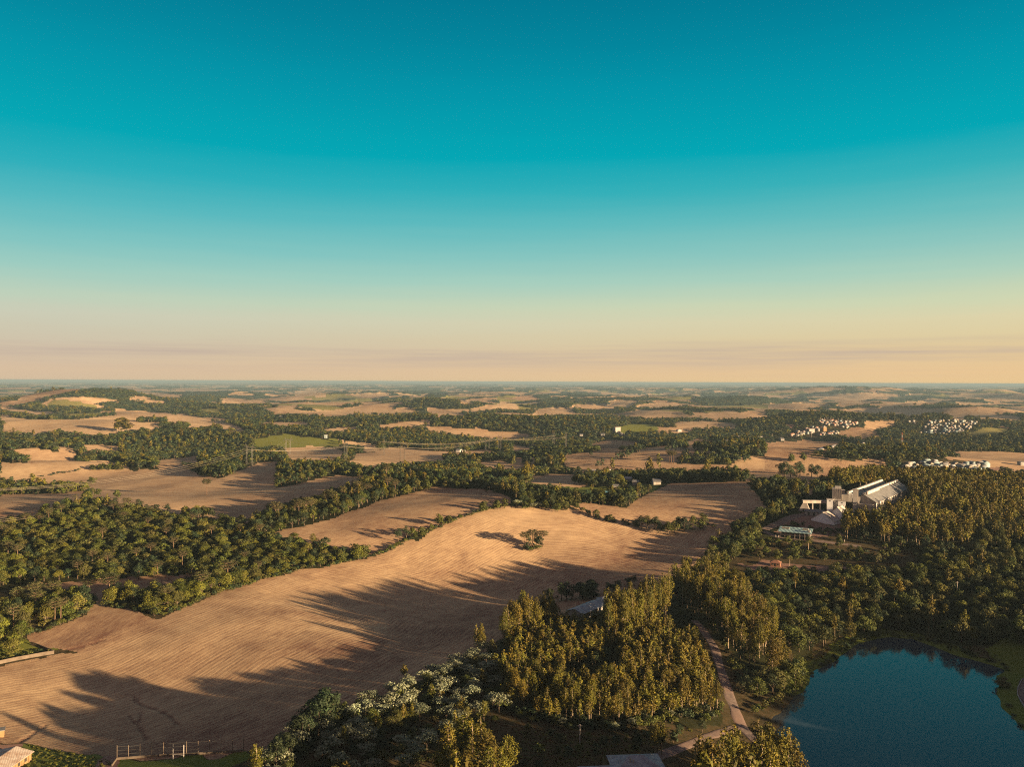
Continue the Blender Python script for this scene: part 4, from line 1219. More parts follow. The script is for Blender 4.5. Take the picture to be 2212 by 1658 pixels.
    at_px('dark', c4((628, 888), (150, 1025), (200, 1025), (250, 1020), (280, 1018), (380, 1025), (120, 1018), (435, 1020)), 'field edge right', (1.2, 1.7), (1.3, 1.6))
    at_px('dark', c3((60 + 40, 905), (120, 910), (150, 912), (100, 908)), 'field copse', (1.1, 1.3), (1.2, 1.5))
    at_px('euc', c3((1160, 1000), (1175, 1000), (1190, 1000), (860, 985), (1260, 960), (300, 950), (330, 960), (420, 960), (110, 1070), (120, 1068), (1680, 1010)), 'farmstead', (1.2, 1.7), (1.5, 1.9))
    at_px('light', c3((910, 1085), (930, 1088)), 'bright farm tree', (1.0, 1.1), (1.2, 1.3))
    stand('farmstead trees', c3((500, 1090), (700, 1100), (850, 1095), (880, 1080), (1000, 1080), (1150, 1100), (1240, 1080), (1380, 1065), (1480, 1060), (1480, 1000), (1000, 1000), (800, 1010), (720, 1040), (520, 1060)), 7.5, [B(.5, (.7, 1.1)), D(.4), ('pale', .04, (.8, 1), (.9, 1.1))], 81, keep=.62)
    stand('farm wood', c3((480, 1240), (620, 1260), (800, 1270), (1000, 1285), (1060, 1225), (1030, 1190), (800, 1205), (640, 1235), (520, 1225)), 6.5, [D(.6, (.8, 1.1)), B(.4)], 82)
    stand('hill grove', c3((1430, 905), (1600, 905), (1850, 905), (2050, 890), (2040, 870), (1900, 850), (1800, 840), (1560, 840), (1480, 870)), 9, [D(.5), B(.5, (.9, 1.3))], 83)
    stand('long grove', c3((1510, 1060), (1700, 1062), (2010, 1062), (2030, 1030), (1900, 1010), (1700, 1020), (1520, 1030)), 7.5, [B(.5), D(.5)], 84)
    stand('mid grove', c3((1560, 790), (1700, 800), (1900, 800), (1910, 780), (1700, 760), (1560, 765)), 10, [D(.5), B(.5)], 85)
    stand('right clump', c3((2110, 1250), (2211, 1255), (2211, 1190), (2120, 1200)), 6.5, [D(1)], 86)
    stand('left bank', c1((0, 1180), (300, 1160), (560, 1158), (740, 1150), (740, 1130), (500, 1110), (0, 1120)), 7, [Y(.9, (.7, 1.0), (1.1, 1.3)), D(.1)], 87)
    stand('left copse', c1((770, 962), (900, 966), (1060, 962), (1060, 940), (900, 935), (790, 942)), 7, [B(1, (.6, .85))], 88)
    line_stand('line of scrub', c1((350, 1020), (500, 990), (700, 965)), 5, [S(1)], 89)
    stand('copse below the pylon', c1((1740, 1020), (1850, 1025), (2020, 1000), (2020, 960), (1850, 950), (1740, 985)), 7, [D(.8), B(.2)], 90)
    at_px('broad', c1((760, 1190), (800, 1185), (840, 1180), (1010, 1200), (780, 1080), (800, 1082)), 'bank trees', (.7, .9), (1, 1.2))
    at_px('euc', c1((1010, 640), (1050, 640), (1100, 640), (1080, 638)), 'far block', (2, 2.3), (3, 4))
    at_px('palm', c8((168, 158), (893, 70)), 'palms', (.85, 1.0), (1, 1))
    at_px('palm', [(1746, 1192)], 'palms', (.7, .7), (1.2, 1.2))
    # --- the woods that fill the country between the fields
    r = np.random.default_rng(99)
    for r0, r1, st, hs in ((560, 1000, 7.0, 1.0), (1000, 1700, 9.5, 1.0), (1700, 2900, 13.0, 1.05), (2900, 5200, 19.0, 1.15)):
        th = RAD(37)
        g = np.arange(-r1, r1, st)
        X, Y = np.meshgrid(g, np.arange(r0 * .7, r1, st))
        X = X.ravel() + r.uniform(-.45, .45, X.size) * st; Y = Y.ravel() + r.uniform(-.45, .45, Y.size) * st
        rr = np.hypot(X, Y); m = (rr > r0) & (rr < r1) & (np.abs(np.arctan2(X, Y)) < th)
        X, Y, rr = X[m], Y[m], rr[m]
        kind = cover(X, Y)[0]
        m = (kind == WOOD) & clear_mask(X, Y)
        X, Y, rr = X[m], Y[m], rr[m]
        pt = vnoise(X / 90, Y / 90, 15)
        u = r.uniform(size=len(X))
        for i in range(len(X)):
            if u[i] > .93 + .2 * pt[i]:
                continue
            q = r.uniform()
            kd = 'light' if q < .07 else 'broad' if q < .36 else 'dark' if q < .86 else 'euc' if q < .86 + .09 * (pt[i] > .2) + .03 else 'broad'
            hh = hs * r.uniform(.65, 1.05) * (1 + .15 * pt[i])
            put(kd, X[i], Y[i], hh, st / 7.0 * r.uniform(.95, 1.25), 'country wood')
    # rough weeds
    for nm, pl, sd in (('weeds', [(62, 1609), (245, 1643), (240, 1700), (60, 1760), (0, 1690), (35, 1640)], 91), ('weeds', [(1110, 1578), (1280, 1592), (1420, 1575), (1560, 1580), (1570, 1600), (1440, 1640), (1270, 1660), (1120, 1680)], 92),
                       ('weeds', [(1640, 1540), (1690, 1520), (1735, 1490), (1748, 1462), (1800, 1430), (1842, 1388), (1925, 1372), (2010, 1388), (2100, 1420), (2180, 1440), (2160, 1420), (2040, 1375), (1930, 1355), (1830, 1368), (1760, 1410), (1700, 1460)], 93)):
        x, y, r = scatter(PW(pl), 1.9, sd)
        for i in range(len(x)):
            put('weed', x[i], y[i], r.uniform(.10, .28), r.uniform(.28, .5), nm)


# ------------------------------------------------------------------ buildings and everything else people put here
def plain(name, a, b=None, scale=.6, rough=.85, streak=False, spec=.2, metal=0.0):
    g = NT(name)
    b = b or tuple(v * .72 for v in a)
    co = g.n('TexCoord').outputs['Object']
    mp = g.n('Mapping'); mp.inputs['Scale'].default_value = (1, 1, .18) if streak else (1, 1, 1)
    g.l(co, mp.inputs[0])
    f = g.stretch(g.noise(scale, 5, mp.outputs[0], .65), .3, .72)
    g.l(g.mix(f, (*a, 1), (*b, 1)), g.b.inputs['Base Color'])
    g.b.inputs['Roughness'].default_value = rough
    g.b.inputs['Specular IOR Level'].default_value = spec
    g.b.inputs['Metallic'].default_value = metal
    return g.m


def corrugated(name, a, b, period=1.1, axis=0):
    g = NT(name)
    co = g.n('TexCoord').outputs['Object']
    sp = g.n('SeparateXYZ'); g.l(co, sp.inputs[0])
    s = g.math('SINE', g.math('MULTIPLY', sp.outputs[axis], 2 * math.pi / period))
    f = g.stretch(g.noise(.35, 5, co, .7), .38, .66)
    c = g.mix(f, (*a, 1), (*b, 1))
    c = g.mix(g.math('MULTIPLY_ADD', s, .05, .05), c, (*[v * .5 for v in a], 1))
    g.l(c, g.b.inputs['Base Color'])
    bp = g.n('Bump'); bp.inputs['Strength'].default_value = .5; bp.inputs['Distance'].default_value = .1
    g.l(s, bp.inputs['Height']); g.l(bp.outputs[0], g.b.inputs['Normal'])
    g.b.inputs['Roughness'].default_value = .6
    return g.m


M_WHITE = plain('white render', (.30, .29, .275), (.20, .19, .18), .25, streak=True)
M_BARN = plain('weathered white sheet cladding', (.78, .80, .79), (.62, .63, .62), .25, streak=True)
M_CONC = plain('stained concrete', (.40, .38, .35), (.20, .18, .16), .30, streak=True)
M_PALEC = plain('pale concrete', (.38, .35, .315), (.22, .195, .17), .3, streak=True)
M_OLD = plain('old rendered wall', (.13, .105, .08), (.07, .055, .042), .5)
M_TERRA = plain('terracotta tiles', (.21, .105, .07), (.15, .075, .05), 1.5)
M_GREY = corrugated('grey sheet roofing', (.15, .15, .15), (.09, .09, .09), .5, 1)
M_FIBRE = corrugated('fibre cement roofing', (.25, .28, .30), (.15, .15, .16), 1.0, 0)
M_TEAL = corrugated('pale teal sheet roofing', (.20, .30, .31), (.15, .24, .25), .9, 0)
M_PTEAL = corrugated('faded sheet roofing', (.21, .27, .275), (.15, .20, .20), .9, 0)
M_RUST = corrugated('rusting pale roofing', (.40, .36, .31), (.24, .15, .10), .4, 0)
M_DARK = plain('dark opening', (.025, .022, .02), (.04, .035, .03))
M_BRICK = plain('red brown brick', (.26, .13, .08), (.18, .09, .06), 2.0)
M_STEEL = plain('galvanised steel', (.10, .095, .085), (.07, .068, .062), 1.0, .6, spec=.3)
M_WIRE = plain('conductor', (.30, .26, .20), (.25, .22, .17), 1.0, .5, spec=.3)
M_RED = plain('red paint', (.26, .09, .06), (.22, .08, .06))
M_ORANGE = plain('ochre render', (.24, .15, .07), (.17, .10, .05), .3)
M_POST = plain('white painted concrete', (.32, .29, .25), (.21, .18, .15), 1.0)
M_BLUEW = plain('pale blue render', (.24, .29, .30), (.18, .23, .24), .4)


class MB:
    def __init__(self):
        self.v, self.f = [], []

    def add(self, v, f):
        b = len(self.v)
        self.v += [tuple(map(float, p)) for p in v]
        self.f += [tuple(b + i for i in q) for q in f]
        return self

    def box(self, x0, x1, y0, y1, z0, z1):
        return self.add([(x0, y0, z0), (x1, y0, z0), (x1, y1, z0), (x0, y1, z0), (x0, y0, z1), (x1, y0, z1), (x1, y1, z1), (x0, y1, z1)],
                        [(3, 2, 1, 0), (4, 5, 6, 7), (0, 1, 5, 4), (1, 2, 6, 5), (2, 3, 7, 6), (3, 0, 4, 7)])

    def gable_body(self, x0, x1, y0, y1, z0, ze, zr):
        """walls with gable ends; ridge along y"""
        xm = (x0 + x1) / 2
        return self.add([(x0, y0, z0), (x1, y0, z0), (x1, y1, z0), (x0, y1, z0), (x0, y0, ze), (x1, y0, ze), (x1, y1, ze), (x0, y1, ze), (xm, y0, zr), (xm, y1, zr)],
                        [(3, 2, 1, 0), (0, 1, 5, 8, 4), (2, 3, 7, 9, 6), (1, 2, 6, 5), (3, 0, 4, 7), (4, 8, 9, 7), (8, 5, 6, 9)])

    def gable_roof(self, x0, x1, y0, y1, ze, zr, t=.18, over=.5):
        """a roof of two sloping slabs lying on the walls"""
        xm = (x0 + x1) / 2
        k = (zr - ze) / (xm - x0)
        a0, a1, b0, b1 = x0 - over, x1 + over, y0 - over, y1 + over
        zl = ze - k * over + .02
        zr = zr + .02
        for s, e in ((a0, xm), (a1, xm)):
            v = [(s, b0, zl), (e, b0, zr), (e, b1, zr), (s, b1, zl), (s, b0, zl + t), (e, b0, zr + t), (e, b1, zr + t), (s, b1, zl + t)]
            f = [(0, 3, 2, 1), (4, 5, 6, 7), (0, 1, 5, 4), (2, 3, 7, 6), (3, 0, 4, 7)]
            if s > e:
                f = [q[::-1] for q in f]
            self.add(v, f)
        return self

    def hip_roof(self, x0, x1, y0, y1, ze, zr, over=.6):
        x0, x1, y0, y1 = x0 - over, x1 + over, y0 - over, y1 + over
        w, l = x1 - x0, y1 - y0
        i = min(w, l) / 2
        if l >= w:
            r0, r1 = ((x0 + x1) / 2, y0 + i), ((x0 + x1) / 2, y1 - i)
        else:
            r0, r1 = (x0 + i, (y0 + y1) / 2), (x1 - i, (y0 + y1) / 2)
        v = [(x0, y0, ze), (x1, y0, ze), (x1, y1, ze), (x0, y1, ze), (*r0, zr), (*r1, zr)]
        f = [(3, 2, 1, 0), (0, 1, 4), (2, 3, 5), (1, 2, 5, 4), (3, 0, 4, 5)] if l >= w else [(3, 2, 1, 0), (0, 1, 5, 4), (1, 2, 5), (2, 3, 4, 5), (3, 0, 4)]
        return self.add(v, f)

    def bar(self, a, b, w=.1):
        a, b = Vector(a), Vector(b)
        d = (b - a).normalized()
        u = d.orthogonal().normalized() * w; v = d.cross(u).normalized() * w
        p = [a + u + v, a - u + v, a - u - v, a + u - v, b + u + v, b - u + v, b - u - v, b + u - v]
        return self.add(p, [(3, 2, 1, 0), (4, 5, 6, 7), (0, 1, 5, 4), (1, 2, 6, 5), (2, 3, 7, 6), (3, 0, 4, 7)])

    def mesh(self, name, mat):
        return mesh_np(name, np.array(self.v), self.f, mat)

    def put(self, name, mat, parent=None):
        return obj(name, self.mesh(name, mat), parent)


def thing(name, label, cat, loc, rz=0.0, group=None):
    o = bpy.data.objects.new(name, None)
    COL.objects.link(o)
    o.location = loc; o.rotation_euler = (0, 0, rz); o.empty_display_size = 2
    tag(o, label, cat, group)
    return o


def windows(root, face, xs, zs, w=1.2, h=1.3, y=0.0, name='window'):
    """dark windows with pale sills, set into a wall that faces -y (face 0) or +x (face 1)"""
    for x in xs:
        for z in zs:
            if face == 0:
                a = MB().box(x - w / 2, x + w / 2, y - .04, y + .1, z, z + h).put(name, M_DARK, root)
                MB().box(x - w / 2 - .1, x + w / 2 + .1, y - .12, y - .003, z - .12, z).put('sill', M_POST, a)
            else:
                a = MB().box(y - .1, y + .04, x - w / 2, x + w / 2, z, z + h).put(name, M_DARK, root)
                MB().box(y + .003, y + .12, x - w / 2 - .1, x + w / 2 + .1, z - .12, z).put('sill', M_POST, a)


def ground_at(px, py):
    return P3(px, py)[0]


def cs(*pts):      # coordinates in the crop that shows the silos
    return crop((1673.4, 1030.7), .1253, pts)


# --- grain silos
def build_silos():
    o = ground_at(*cs((1062, 612))[0])
    k = np.hypot(o[0], o[1]) / F * .1253 * 1.0      # metres per crop pixel there
    CLEAR.append((o[0], o[1], 30))
    view = math.atan2(o[0], o[1])
    R_ = thing('grain_elevator', 'tall concrete grain silo tower with white blocks at its foot', 'grain silo', (o[0], o[1], o[2] - .5), -view)
    X = lambda s: (s - 1062) * k
    hgt = lambda t: (612 - t) * k + .5
    b = MB().box(X(1000), X(1135), 0, 8, 0, hgt(232)); b.put('tower', M_CONC, R_)
    MB().box(X(1040), X(1128), 2, 7, hgt(232) + .003, hgt(208)).put('roof_house', M_CONC, R_)
    MB().box(X(1138), X(1190), 2, 7, hgt(320), hgt(260)).put('head_house', M_PALEC, R_)
    MB().box(X(1142), X(1300), 6, 16, 0, hgt(345)).put('rear_block', M_CONC, R_)
    for a, c, t in ((922, 1012, 405), (1088, 1200, 425)):
        w = MB().box(X(a), X(c), -3.2, -.003, 0, hgt(t)).put('white_block', M_BARN, R_)
        MB().box(X(a) - .25, X(c) + .25, -3.45, .2, hgt(t) + .003, hgt(t) + .35).put('parapet', M_PALEC, w)
        MB().box((X(a) + X(c)) / 2 - .6, (X(a) + X(c)) / 2 + .6, -3.24, -3.1, hgt(t) - 1.6, hgt(t) - .9).put('vent', M_DARK, w)
    for t in (470, 510, 550, 585):
        MB().box(X(1200) - .05, X(1200) + .04, -2.2, -1.2, hgt(t) - .4, hgt(t) + .5).put('window', M_DARK, R_)
    for i in range(5):
        MB().box(X(1010) + i * (X(1130) - X(1010)) / 4 - .12, X(1010) + i * (X(1130) - X(1010)) / 4 + .12, -.15, -.003, hgt(400), hgt(238)).put('pilaster', M_PALEC, R_)
    MB().box(X(1205), X(1300), 3, 6 - .003, 0, hgt(450)).put('dark_bay', M_DARK, R_)
    # second tower
    T = thing('lift_tower', 'slim concrete lift tower right of the main silo tower', 'grain silo', (o[0] + X(1345) * math.cos(view) , o[1] - X(1345) * math.sin(view), o[2] - .5), -view)
    w = (1385 - 1305) * k
    MB().box(-w / 2, w / 2 - .9, -1, 3, 0, hgt(240)).put('tower', M_CONC, T)
    MB().box(w / 2 - .9 + .003, w / 2, -.6, 2.6, 0, hgt(250)).put('stair_shaft', M_PALEC, T)
    MB().box(-w / 2 - .2, w / 2 + .2, -1.2, 3.2, hgt(240) + .003, hgt(240) + .4).put('roof', M_PALEC, T)
    MB().box(w / 2 + .003, w / 2 + 1.4, 0, 2.4, hgt(400), hgt(355)).put('head_house', M_PALEC, T)
    # storage halls running away to the right
    d = np.array([.625, .781])
    rz = math.atan2(-d[0], d[1])
    for i, (sx_, sy_, wd, ln, nm) in enumerate(((1250, 590, 14.5, 108, 'left-hand storage hall with long grey roof behind the silo tower'), (1530, 600, 19, 112, 'right-hand storage hall with long grey roof reaching to the trees'))):
        g = ground_at(*cs((sx_, sy_))[0])
        CLEAR.extend([(g[0] + d[0] * q, g[1] + d[1] * q, 16) for q in range(0, ln + 10, 8)])
        hr = 15.0 if i else 15.8
        S = thing('storage_hall', nm, 'storage hall', (g[0], g[1], o[2] - 1.2), rz, 'storage halls of the grain depot')
        MB().gable_body(-wd / 2, wd / 2, 0, ln, 0, hr - 6, hr - .3).put('wall', M_CONC, S)
        rf = MB().gable_roof(-wd / 2, wd / 2, 0, ln, hr - 6, hr - .3, .2, .6).put('roof', M_GREY, S)
        MB().box(-.9, .9, 1, ln - 1, hr - .3, hr + 1.0).put('ridge_gallery', M_CONC, rf)
        for j in range(1, 14):
            MB().box(wd / 2 + .003, wd / 2 + .35, j * ln / 14 - .25, j * ln / 14 + .25, 0, hr - 6.6).put('pilaster', M_PALEC, S)
        if i == 1:
            CLEAR.extend([(g[0] + d[0] * q + d[1] * 18, g[1] + d[1] * q - d[0] * 18, 9) for q in range(5, 62, 7)])
            MB().box(wd / 2 - 13, wd / 2 - 2, -7, -.003, 0, 7.5).put('end_block', M_PALEC, S)
            MB().box(1.2, 2.6, 2, 38, hr - .6, hr + 1.9).put('lit_gallery', M_PALEC, S)
    # two steep white barns in front
    for (ax, ay, hw, ht, ev, ln, rot, nm) in ((825, 800, 9.0, 8.2, 2.6, 11, .42, 'nearer white barn with steep gable in front of the silo'), (1075, 772, 9.8, 11.2, 1.6, 12, .42, 'larger white barn with steep gable at the silo foot')):
        g = ground_at(*cs((ax, ay))[0])
        CLEAR.append((g[0], g[1], 16))
        S = thing('white_barn', nm, 'barn', (g[0], g[1], g[2] - .3), -view - rot, 'white gabled barns')
        MB().gable_body(-hw, hw, 0, ln, 0, ev, ht).put('wall', M_BARN, S)
        MB().gable_roof(-hw, hw, .0, ln, ev, ht, .3, .35).put('roof', M_PALEC, S)
        for q in (-.5, .5):
            MB().box(hw * q - .3, hw * q + .3, ln * .4, ln * .4 + .6, (ev + ht) / 2, (ev + ht) / 2 + 1.8).put('vent_stack', M_PALEC, S)
    # low shed, hopper house, conveyor bridge
    g = ground_at(*cs((690, 655))[0])
    CLEAR.append((g[0], g[1], 12))
    S = thing('low_shed', 'long low pale shed left of the white barns', 'shed', (g[0], g[1], g[2] - .2), -view - .12)
    MB().gable_body(-3, 3, -7, 7, 0, 2.8, 4.2).put('wall', M_PALEC, S).rotation_euler = (0, 0, RAD(90))
    MB().gable_roof(-3, 3, -7, 7, 2.8, 4.2).put('roof', M_GREY, S).rotation_euler = (0, 0, RAD(90))
    for q in (-4, 0, 4):
        MB().box(q - .7, q + .7, -3.05, -2.95, 0, 2.1).put('door', M_DARK, S)
    g = ground_at(*cs((515, 580))[0])
    CLEAR.append((g[0], g[1], 8))
    S = thing('hopper_house', 'pale sloping sided hopper house at the left end of the conveyor', 'hopper', (g[0], g[1], g[2] - .2), -view)
    MB().add([(-4.4, -3, 0), (4.2, -3, 0), (4.2, 3, 0), (-4.4, 3, 0), (-1.6, -1.5, 5.6), (2.0, -1.5, 5.6), (2.0, 1.5, 5.6), (-1.6, 1.5, 5.6)],
             [(3, 2, 1, 0), (4, 5, 6, 7), (0, 1, 5, 4), (1, 2, 6, 5), (2, 3, 7, 6), (3, 0, 4, 7)]).put('hopper', M_PALEC, S)
    MB().box(-1, 1, -3.0, -2.4, 0, 2.0).put('door', M_DARK, S)
    a = (g[0], g[1], g[2] + 6.8)
    e = (o[0] + X(922) * math.cos(view), o[1] - X(922) * math.sin(view), o[2] + 6.2)
    C = thing('conveyor_bridge', 'raised concrete conveyor bridge leading left from the silo tower', 'conveyor', a, math.atan2(e[1] - a[1], e[0] - a[0]))
    L = math.hypot(e[0] - a[0], e[1] - a[1])
    MB().box(-1.5, L, -.9, .9, -1.0, 1.2).put('gallery', M_PALEC, C)
    MB().box(-1.7, L, -1.1, 1.1, 1.203, 1.4).put('roof', M_CONC, C)
    for q in (.36, .7):
        MB().box(L * q - .3, L * q + .3, -.6, .6, -8, -1.003).put('support', M_CONC, C)


build_silos()


def build_pavilion():
    g = ground_at(*cs((345, 1078))[0])
    k = math.hypot(g[0], g[1]) / F * .1253
    view = math.atan2(g[0], g[1])
    CLEAR.append((g[0] - 6, g[1] + 3, 10)); CLEAR.append((g[0] + 7, g[1] + 1, 10))
    S = thing('pavilion', 'two storey white pavilion with pale teal roof below the silos', 'pavilion', (g[0], g[1], g[2]), -view - .12)
    w = 470 * k / 2
    H1, H2_ = 2.2, 4.6
    MB().box(-w + 1.2, w - 1.2, 2.2, 8.5, -.6, H1).put('lower_wall', M_DARK, S)
    MB().box(-w + 1.0, w - 1.0, 2.0, 8.7, H1 + .303, H2_).put('upper_wall', M_BRICK, S)
    MB().box(-w, w, 0, 9, H1, H1 + .30).put('floor_slab', M_POST, S)
    MB().box(-w, w, 0, .18, H1 + .303, H1 + 1.0).put('balustrade', M_POST, S)
    for x in np.linspace(-w + .2, w - .2, 7):
        MB().box(x - .2, x + .2, -.22, -.003, -.8, H2_ + .1).put('column', M_POST, S)
    for x in np.linspace(-w + 2.5, w - 2.5, 6):
        win = MB().box(x - .9, x + .9, 1.93, 2.05, H1 + .6, H2_ - .5).put('window', M_DARK, S)
        MB().box(x - 1.0, x + 1.0, 1.86, 1.92, H2_ - .497, H2_ - .38).put('lintel', M_POST, win)
    for i in range(3):
        a = -w - 1 + i * (2 * w + 2) / 3
        v = [(a + .05, -1.4, H2_ + .15), (a + (2 * w + 2) / 3 - .05, -1.4, H2_ + .15), (a + (2 * w + 2) / 3 - .05, 10.2, H2_ + 2.0), (a + .05, 10.2, H2_ + 2.0)]
        v += [(x, y, z + .2) for x, y, z in v]
        MB().add(v, [(3, 2, 1, 0), (4, 5, 6, 7), (0, 1, 5, 4), (1, 2, 6, 5), (2, 3, 7, 6), (3, 0, 4, 7)]).put('roof_panel', M_TEAL, S)
    MB().box(-w + 1, -w + 6, 5, 6, H2_ + 1.5, H2_ + 2.6).put('water_tank', M_POST, S)
    MB().box(w - 1.6, w - .2, .6, 3.0, -1, H2_ + 2.3).put('chimney', M_WHITE, S)
    MB().box(w - 5.6, w - 1.7, 5, 6, H2_ + 1.5, H2_ + 2.7).put('water_tank', M_POST, S)
    # little posts along the track
    for i, (x, y) in enumerate(cs((680, 1045), (725, 1052), (770, 1060), (820, 1066), (868, 1074), (920, 1080), (968, 1090), (1018, 1094), (1068, 1102), (1160, 1114), (1203, 1122), (20, 1040), (68, 1046))):
        q = ground_at(x, y)
        p = obj('marker_post', MB().box(-.15, .15, -.15, .15, -.3, 1.35).add([(-.2, -.2, 1.35), (.2, -.2, 1.35), (.2, .2, 1.35), (-.2, .2, 1.35), (0, 0, 1.55)], [(3, 2, 1, 0), (0, 1, 4), (1, 2, 4), (2, 3, 4), (3, 0, 4)]).mesh('marker_post', M_POST), None, (q[0], q[1], q[2]))
        tag(p, 'small white post in the row beside the track right of the pavilion' if i < 11 else 'small white post at the roadside left of the pavilion', 'post', 'white posts along the track')


build_pavilion()


def build_near():
    # long roof at the lower left
    z2 = lambda *p: crop((0, 1496.1), .1002, p)
    lv = 4.6 + float(H(*P(20, 1625)[0]))
    a = on_plane(*z2((350, 1165))[0], lv); b = on_plane(*z2((0, 1395))[0], lv)
    d = (b - a) / np.hypot(*(b - a))
    g = float(H(*a))
    S = thing('long_shed', 'long shed with rusting pale roof at the lower left corner', 'shed', (a[0], a[1], g), math.atan2(-d[0], d[1]))
    top = lv - g
    wd = 5.6
    MB().gable_body(-wd, wd, .6, 22, -.5, top - 1.5, top - .2).put('wall', M_ORANGE, S)
    MB().gable_roof(-wd, wd, .6, 22, top - 1.5, top - .2, .1, .6).put('roof', M_RUST, S)
    for y in np.linspace(2, 20, 7):
        MB().box(-wd - .25, -wd - .003, y - .2, y + .2, -.4, top - 1.9).put('buttress', M_ORANGE, S)
        MB().box(-wd - .04, -wd + .1, y + .8, y + 1.9, .9, top - 2.2).put('window', M_DARK, S)
    q = ground_at(*z2((20, 985))[0])
    S = thing('hut', 'small hut with flat grey roof at the left edge', 'hut', (q[0] - 1.6, q[1] + 1, q[2]), .5)
    MB().box(-1.8, 1.8, -1.4, 1.4, -.2, 2.2).put('wall', M_ORANGE, S)
    MB().box(-2.1, 2.1, -1.7, 1.7, 2.203, 2.4).put('roof', M_GREY, S)
    MB().box(-.5, .4, -1.45, -1.3, 0, 1.9).put('door', M_DARK, S)
    # ball-stop fence with a low wall, and the tall goal
    pts = c5((852, 1656), (888, 1606), (975, 1600), (1063, 1592), (1153, 1585), (1242, 1580), (1417, 1572), (1505, 1568), (1592, 1562), (1680, 1557), (1768, 1550), (1850, 1545))
    G = [ground_at(*p) for p in pts]
    S = thing('fence', 'tall pole fence on a low pale wall along the green pitch', 'fence', G[1])
    w = MB(); tops = []
    for i in range(len(G) - 1):
        u, v = Vector(G[i]) - Vector(G[1]), Vector(G[i + 1]) - Vector(G[1])
        n = (v - u).cross(Vector((0, 0, 1))).normalized() * .12
        up = Vector((0, 0, .75)); dn = Vector((0, 0, -.4))
        w.add([u - n + dn, v - n + dn, v + n + dn, u + n + dn, u - n + up, v - n + up, v + n + up, u + n + up], [(3, 2, 1, 0), (4, 5, 6, 7), (0, 1, 5, 4), (1, 2, 6, 5), (2, 3, 7, 6), (3, 0, 4, 7)])
    w.put('low_wall', M_OLD, S)
    for i in range(1, len(G)):
        u = Vector(G[i]) - Vector(G[1]) + Vector((0, .16, 0))
        tall = (4.6, 4.4, 4.4, 4.9, 4.4, 4.4, 4.4, 4.4, 4.3, 4.3, 4.2)[i - 1]
        MB().bar(u, u + Vector((0, 0, tall)), .065).put('post', M_OLD, S)
        tops.append(u + Vector((0, 0, tall - .4)))
    m = MB()
    for u, v in zip(tops, tops[1:]):
        for k in (0, 1.2, 2.4):
            m.bar(u - Vector((0, 0, k)), v - Vector((0, 0, k)), .022)
    m.put('wire_mesh', M_STEEL, S)
    a, b = ground_at(*c5((1316, 1606))[0]), ground_at(*c5((1397, 1604))[0])
    S = thing('goal_posts', 'white tall goal posts with crossbar on the green pitch', 'goal', a)
    d = Vector(b) - Vector(a); d.z = 0
    for q, hh in ((Vector((0, 0, 0)), 5.0), (d, 5.0)):
        MB().bar(q - Vector((0, 0, .3)), q + Vector((0, 0, hh)), .10).put('upright', M_WHITE, S)
    MB().bar(Vector((0, 0, 1.75)), d + Vector((0, 0, 1.75)), .08).put('crossbar', M_WHITE, S)
    # plot wall on the left
    for nm, pts in (('pale wall in front of the planted plot at the left edge', c5((-150, 905), (0, 876), (110, 852), (220, 832), (330, 812), (410, 800))), ('darker back wall of the planted plot at the left edge', c5((410, 798), (350, 775), (290, 750), (235, 732)))):
        G = [ground_at(*p) for p in pts]
        S = thing('plot_wall', nm, 'wall', G[0], 0, 'walls of the planted plot')
        w = MB(); c = MB()
        for i in range(len(G) - 1):
            u, v = Vector(G[i]) - Vector(G[0]), Vector(G[i + 1]) - Vector(G[0])
            n = (v - u).cross(Vector((0, 0, 1))).normalized() * .1
            for q, lo, hi, t in ((w, -.3, 1.5, 1.0), (c, 1.503, 1.6, 1.5)):
                q.add([u - n * t + Vector((0, 0, lo)), v - n * t + Vector((0, 0, lo)), v + n * t + Vector((0, 0, lo)), u + n * t + Vector((0, 0, lo)), u - n * t + Vector((0, 0, hi)), v - n * t + Vector((0, 0, hi)), v + n * t + Vector((0, 0, hi)), u + n * t + Vector((0, 0, hi))],
                      [(3, 2, 1, 0), (4, 5, 6, 7), (0, 1, 5, 4), (1, 2, 6, 5), (2, 3, 7, 6), (3, 0, 4, 7)])
        w.put('panel', M_OLD, S); c.put('coping', M_OLD, S)
    # hipped roof at the bottom
    z4 = lambda *p: crop((1246.7, 1579.2), .1002, p)
    lv = 7.5 + float(H(*P(1380, 1660)[0]))
    r0 = on_plane(*z4((1267, 508))[0], lv)
    g = float(H(*r0))
    S = thing('house', 'house with grey hipped roof at the bottom centre', 'house', (r0[0], r0[1], g), .08)
    top = lv - g
    MB().box(-7.6, 7.6, -6, 4.4, -.5, top - 2.7).put('wall', M_WHITE, S)
    MB().hip_roof(-7.6, 7.6, -6.2, 4.6, top - 2.7, top, .8).put('roof', M_FIBRE, S)
    MB().box(-15.5, -7.603, -8, 0, -.5, top - 4.2).put('wing_wall', M_WHITE, S)
    MB().hip_roof(-17.5, -5.0, -8, 1.0, top - 4.2, top - 1.7, .8).put('wing_roof', M_FIBRE, S)
    MB().bar((-2.5, -3.2, top - 1.6), (-2.5, -3.2, top + .3), .18).bar((-1.6, -3.4, top - 1.6), (-1.6, -3.4, top - .1), .15).put('vent_pipe', M_PALEC, S)
    windows(S, 0, (-5, -1.5, 2, 5.5), (1.0,), y=-6.0)
    CLEAR.append((r0[0], r0[1], 12)); CLEAR.append((r0[0] - 9, r0[1] - 4, 12))
    # grey roofed shed inside the eucalyptus
    z3 = lambda *p: crop((1191.4, 1246.8), .1504, p)
    lv = 3.6 + float(H(*P(1275, 1345)[0]))
    a = on_plane(*z3((450, 540))[0], lv); b = on_plane(*z3((640, 462))[0], lv)
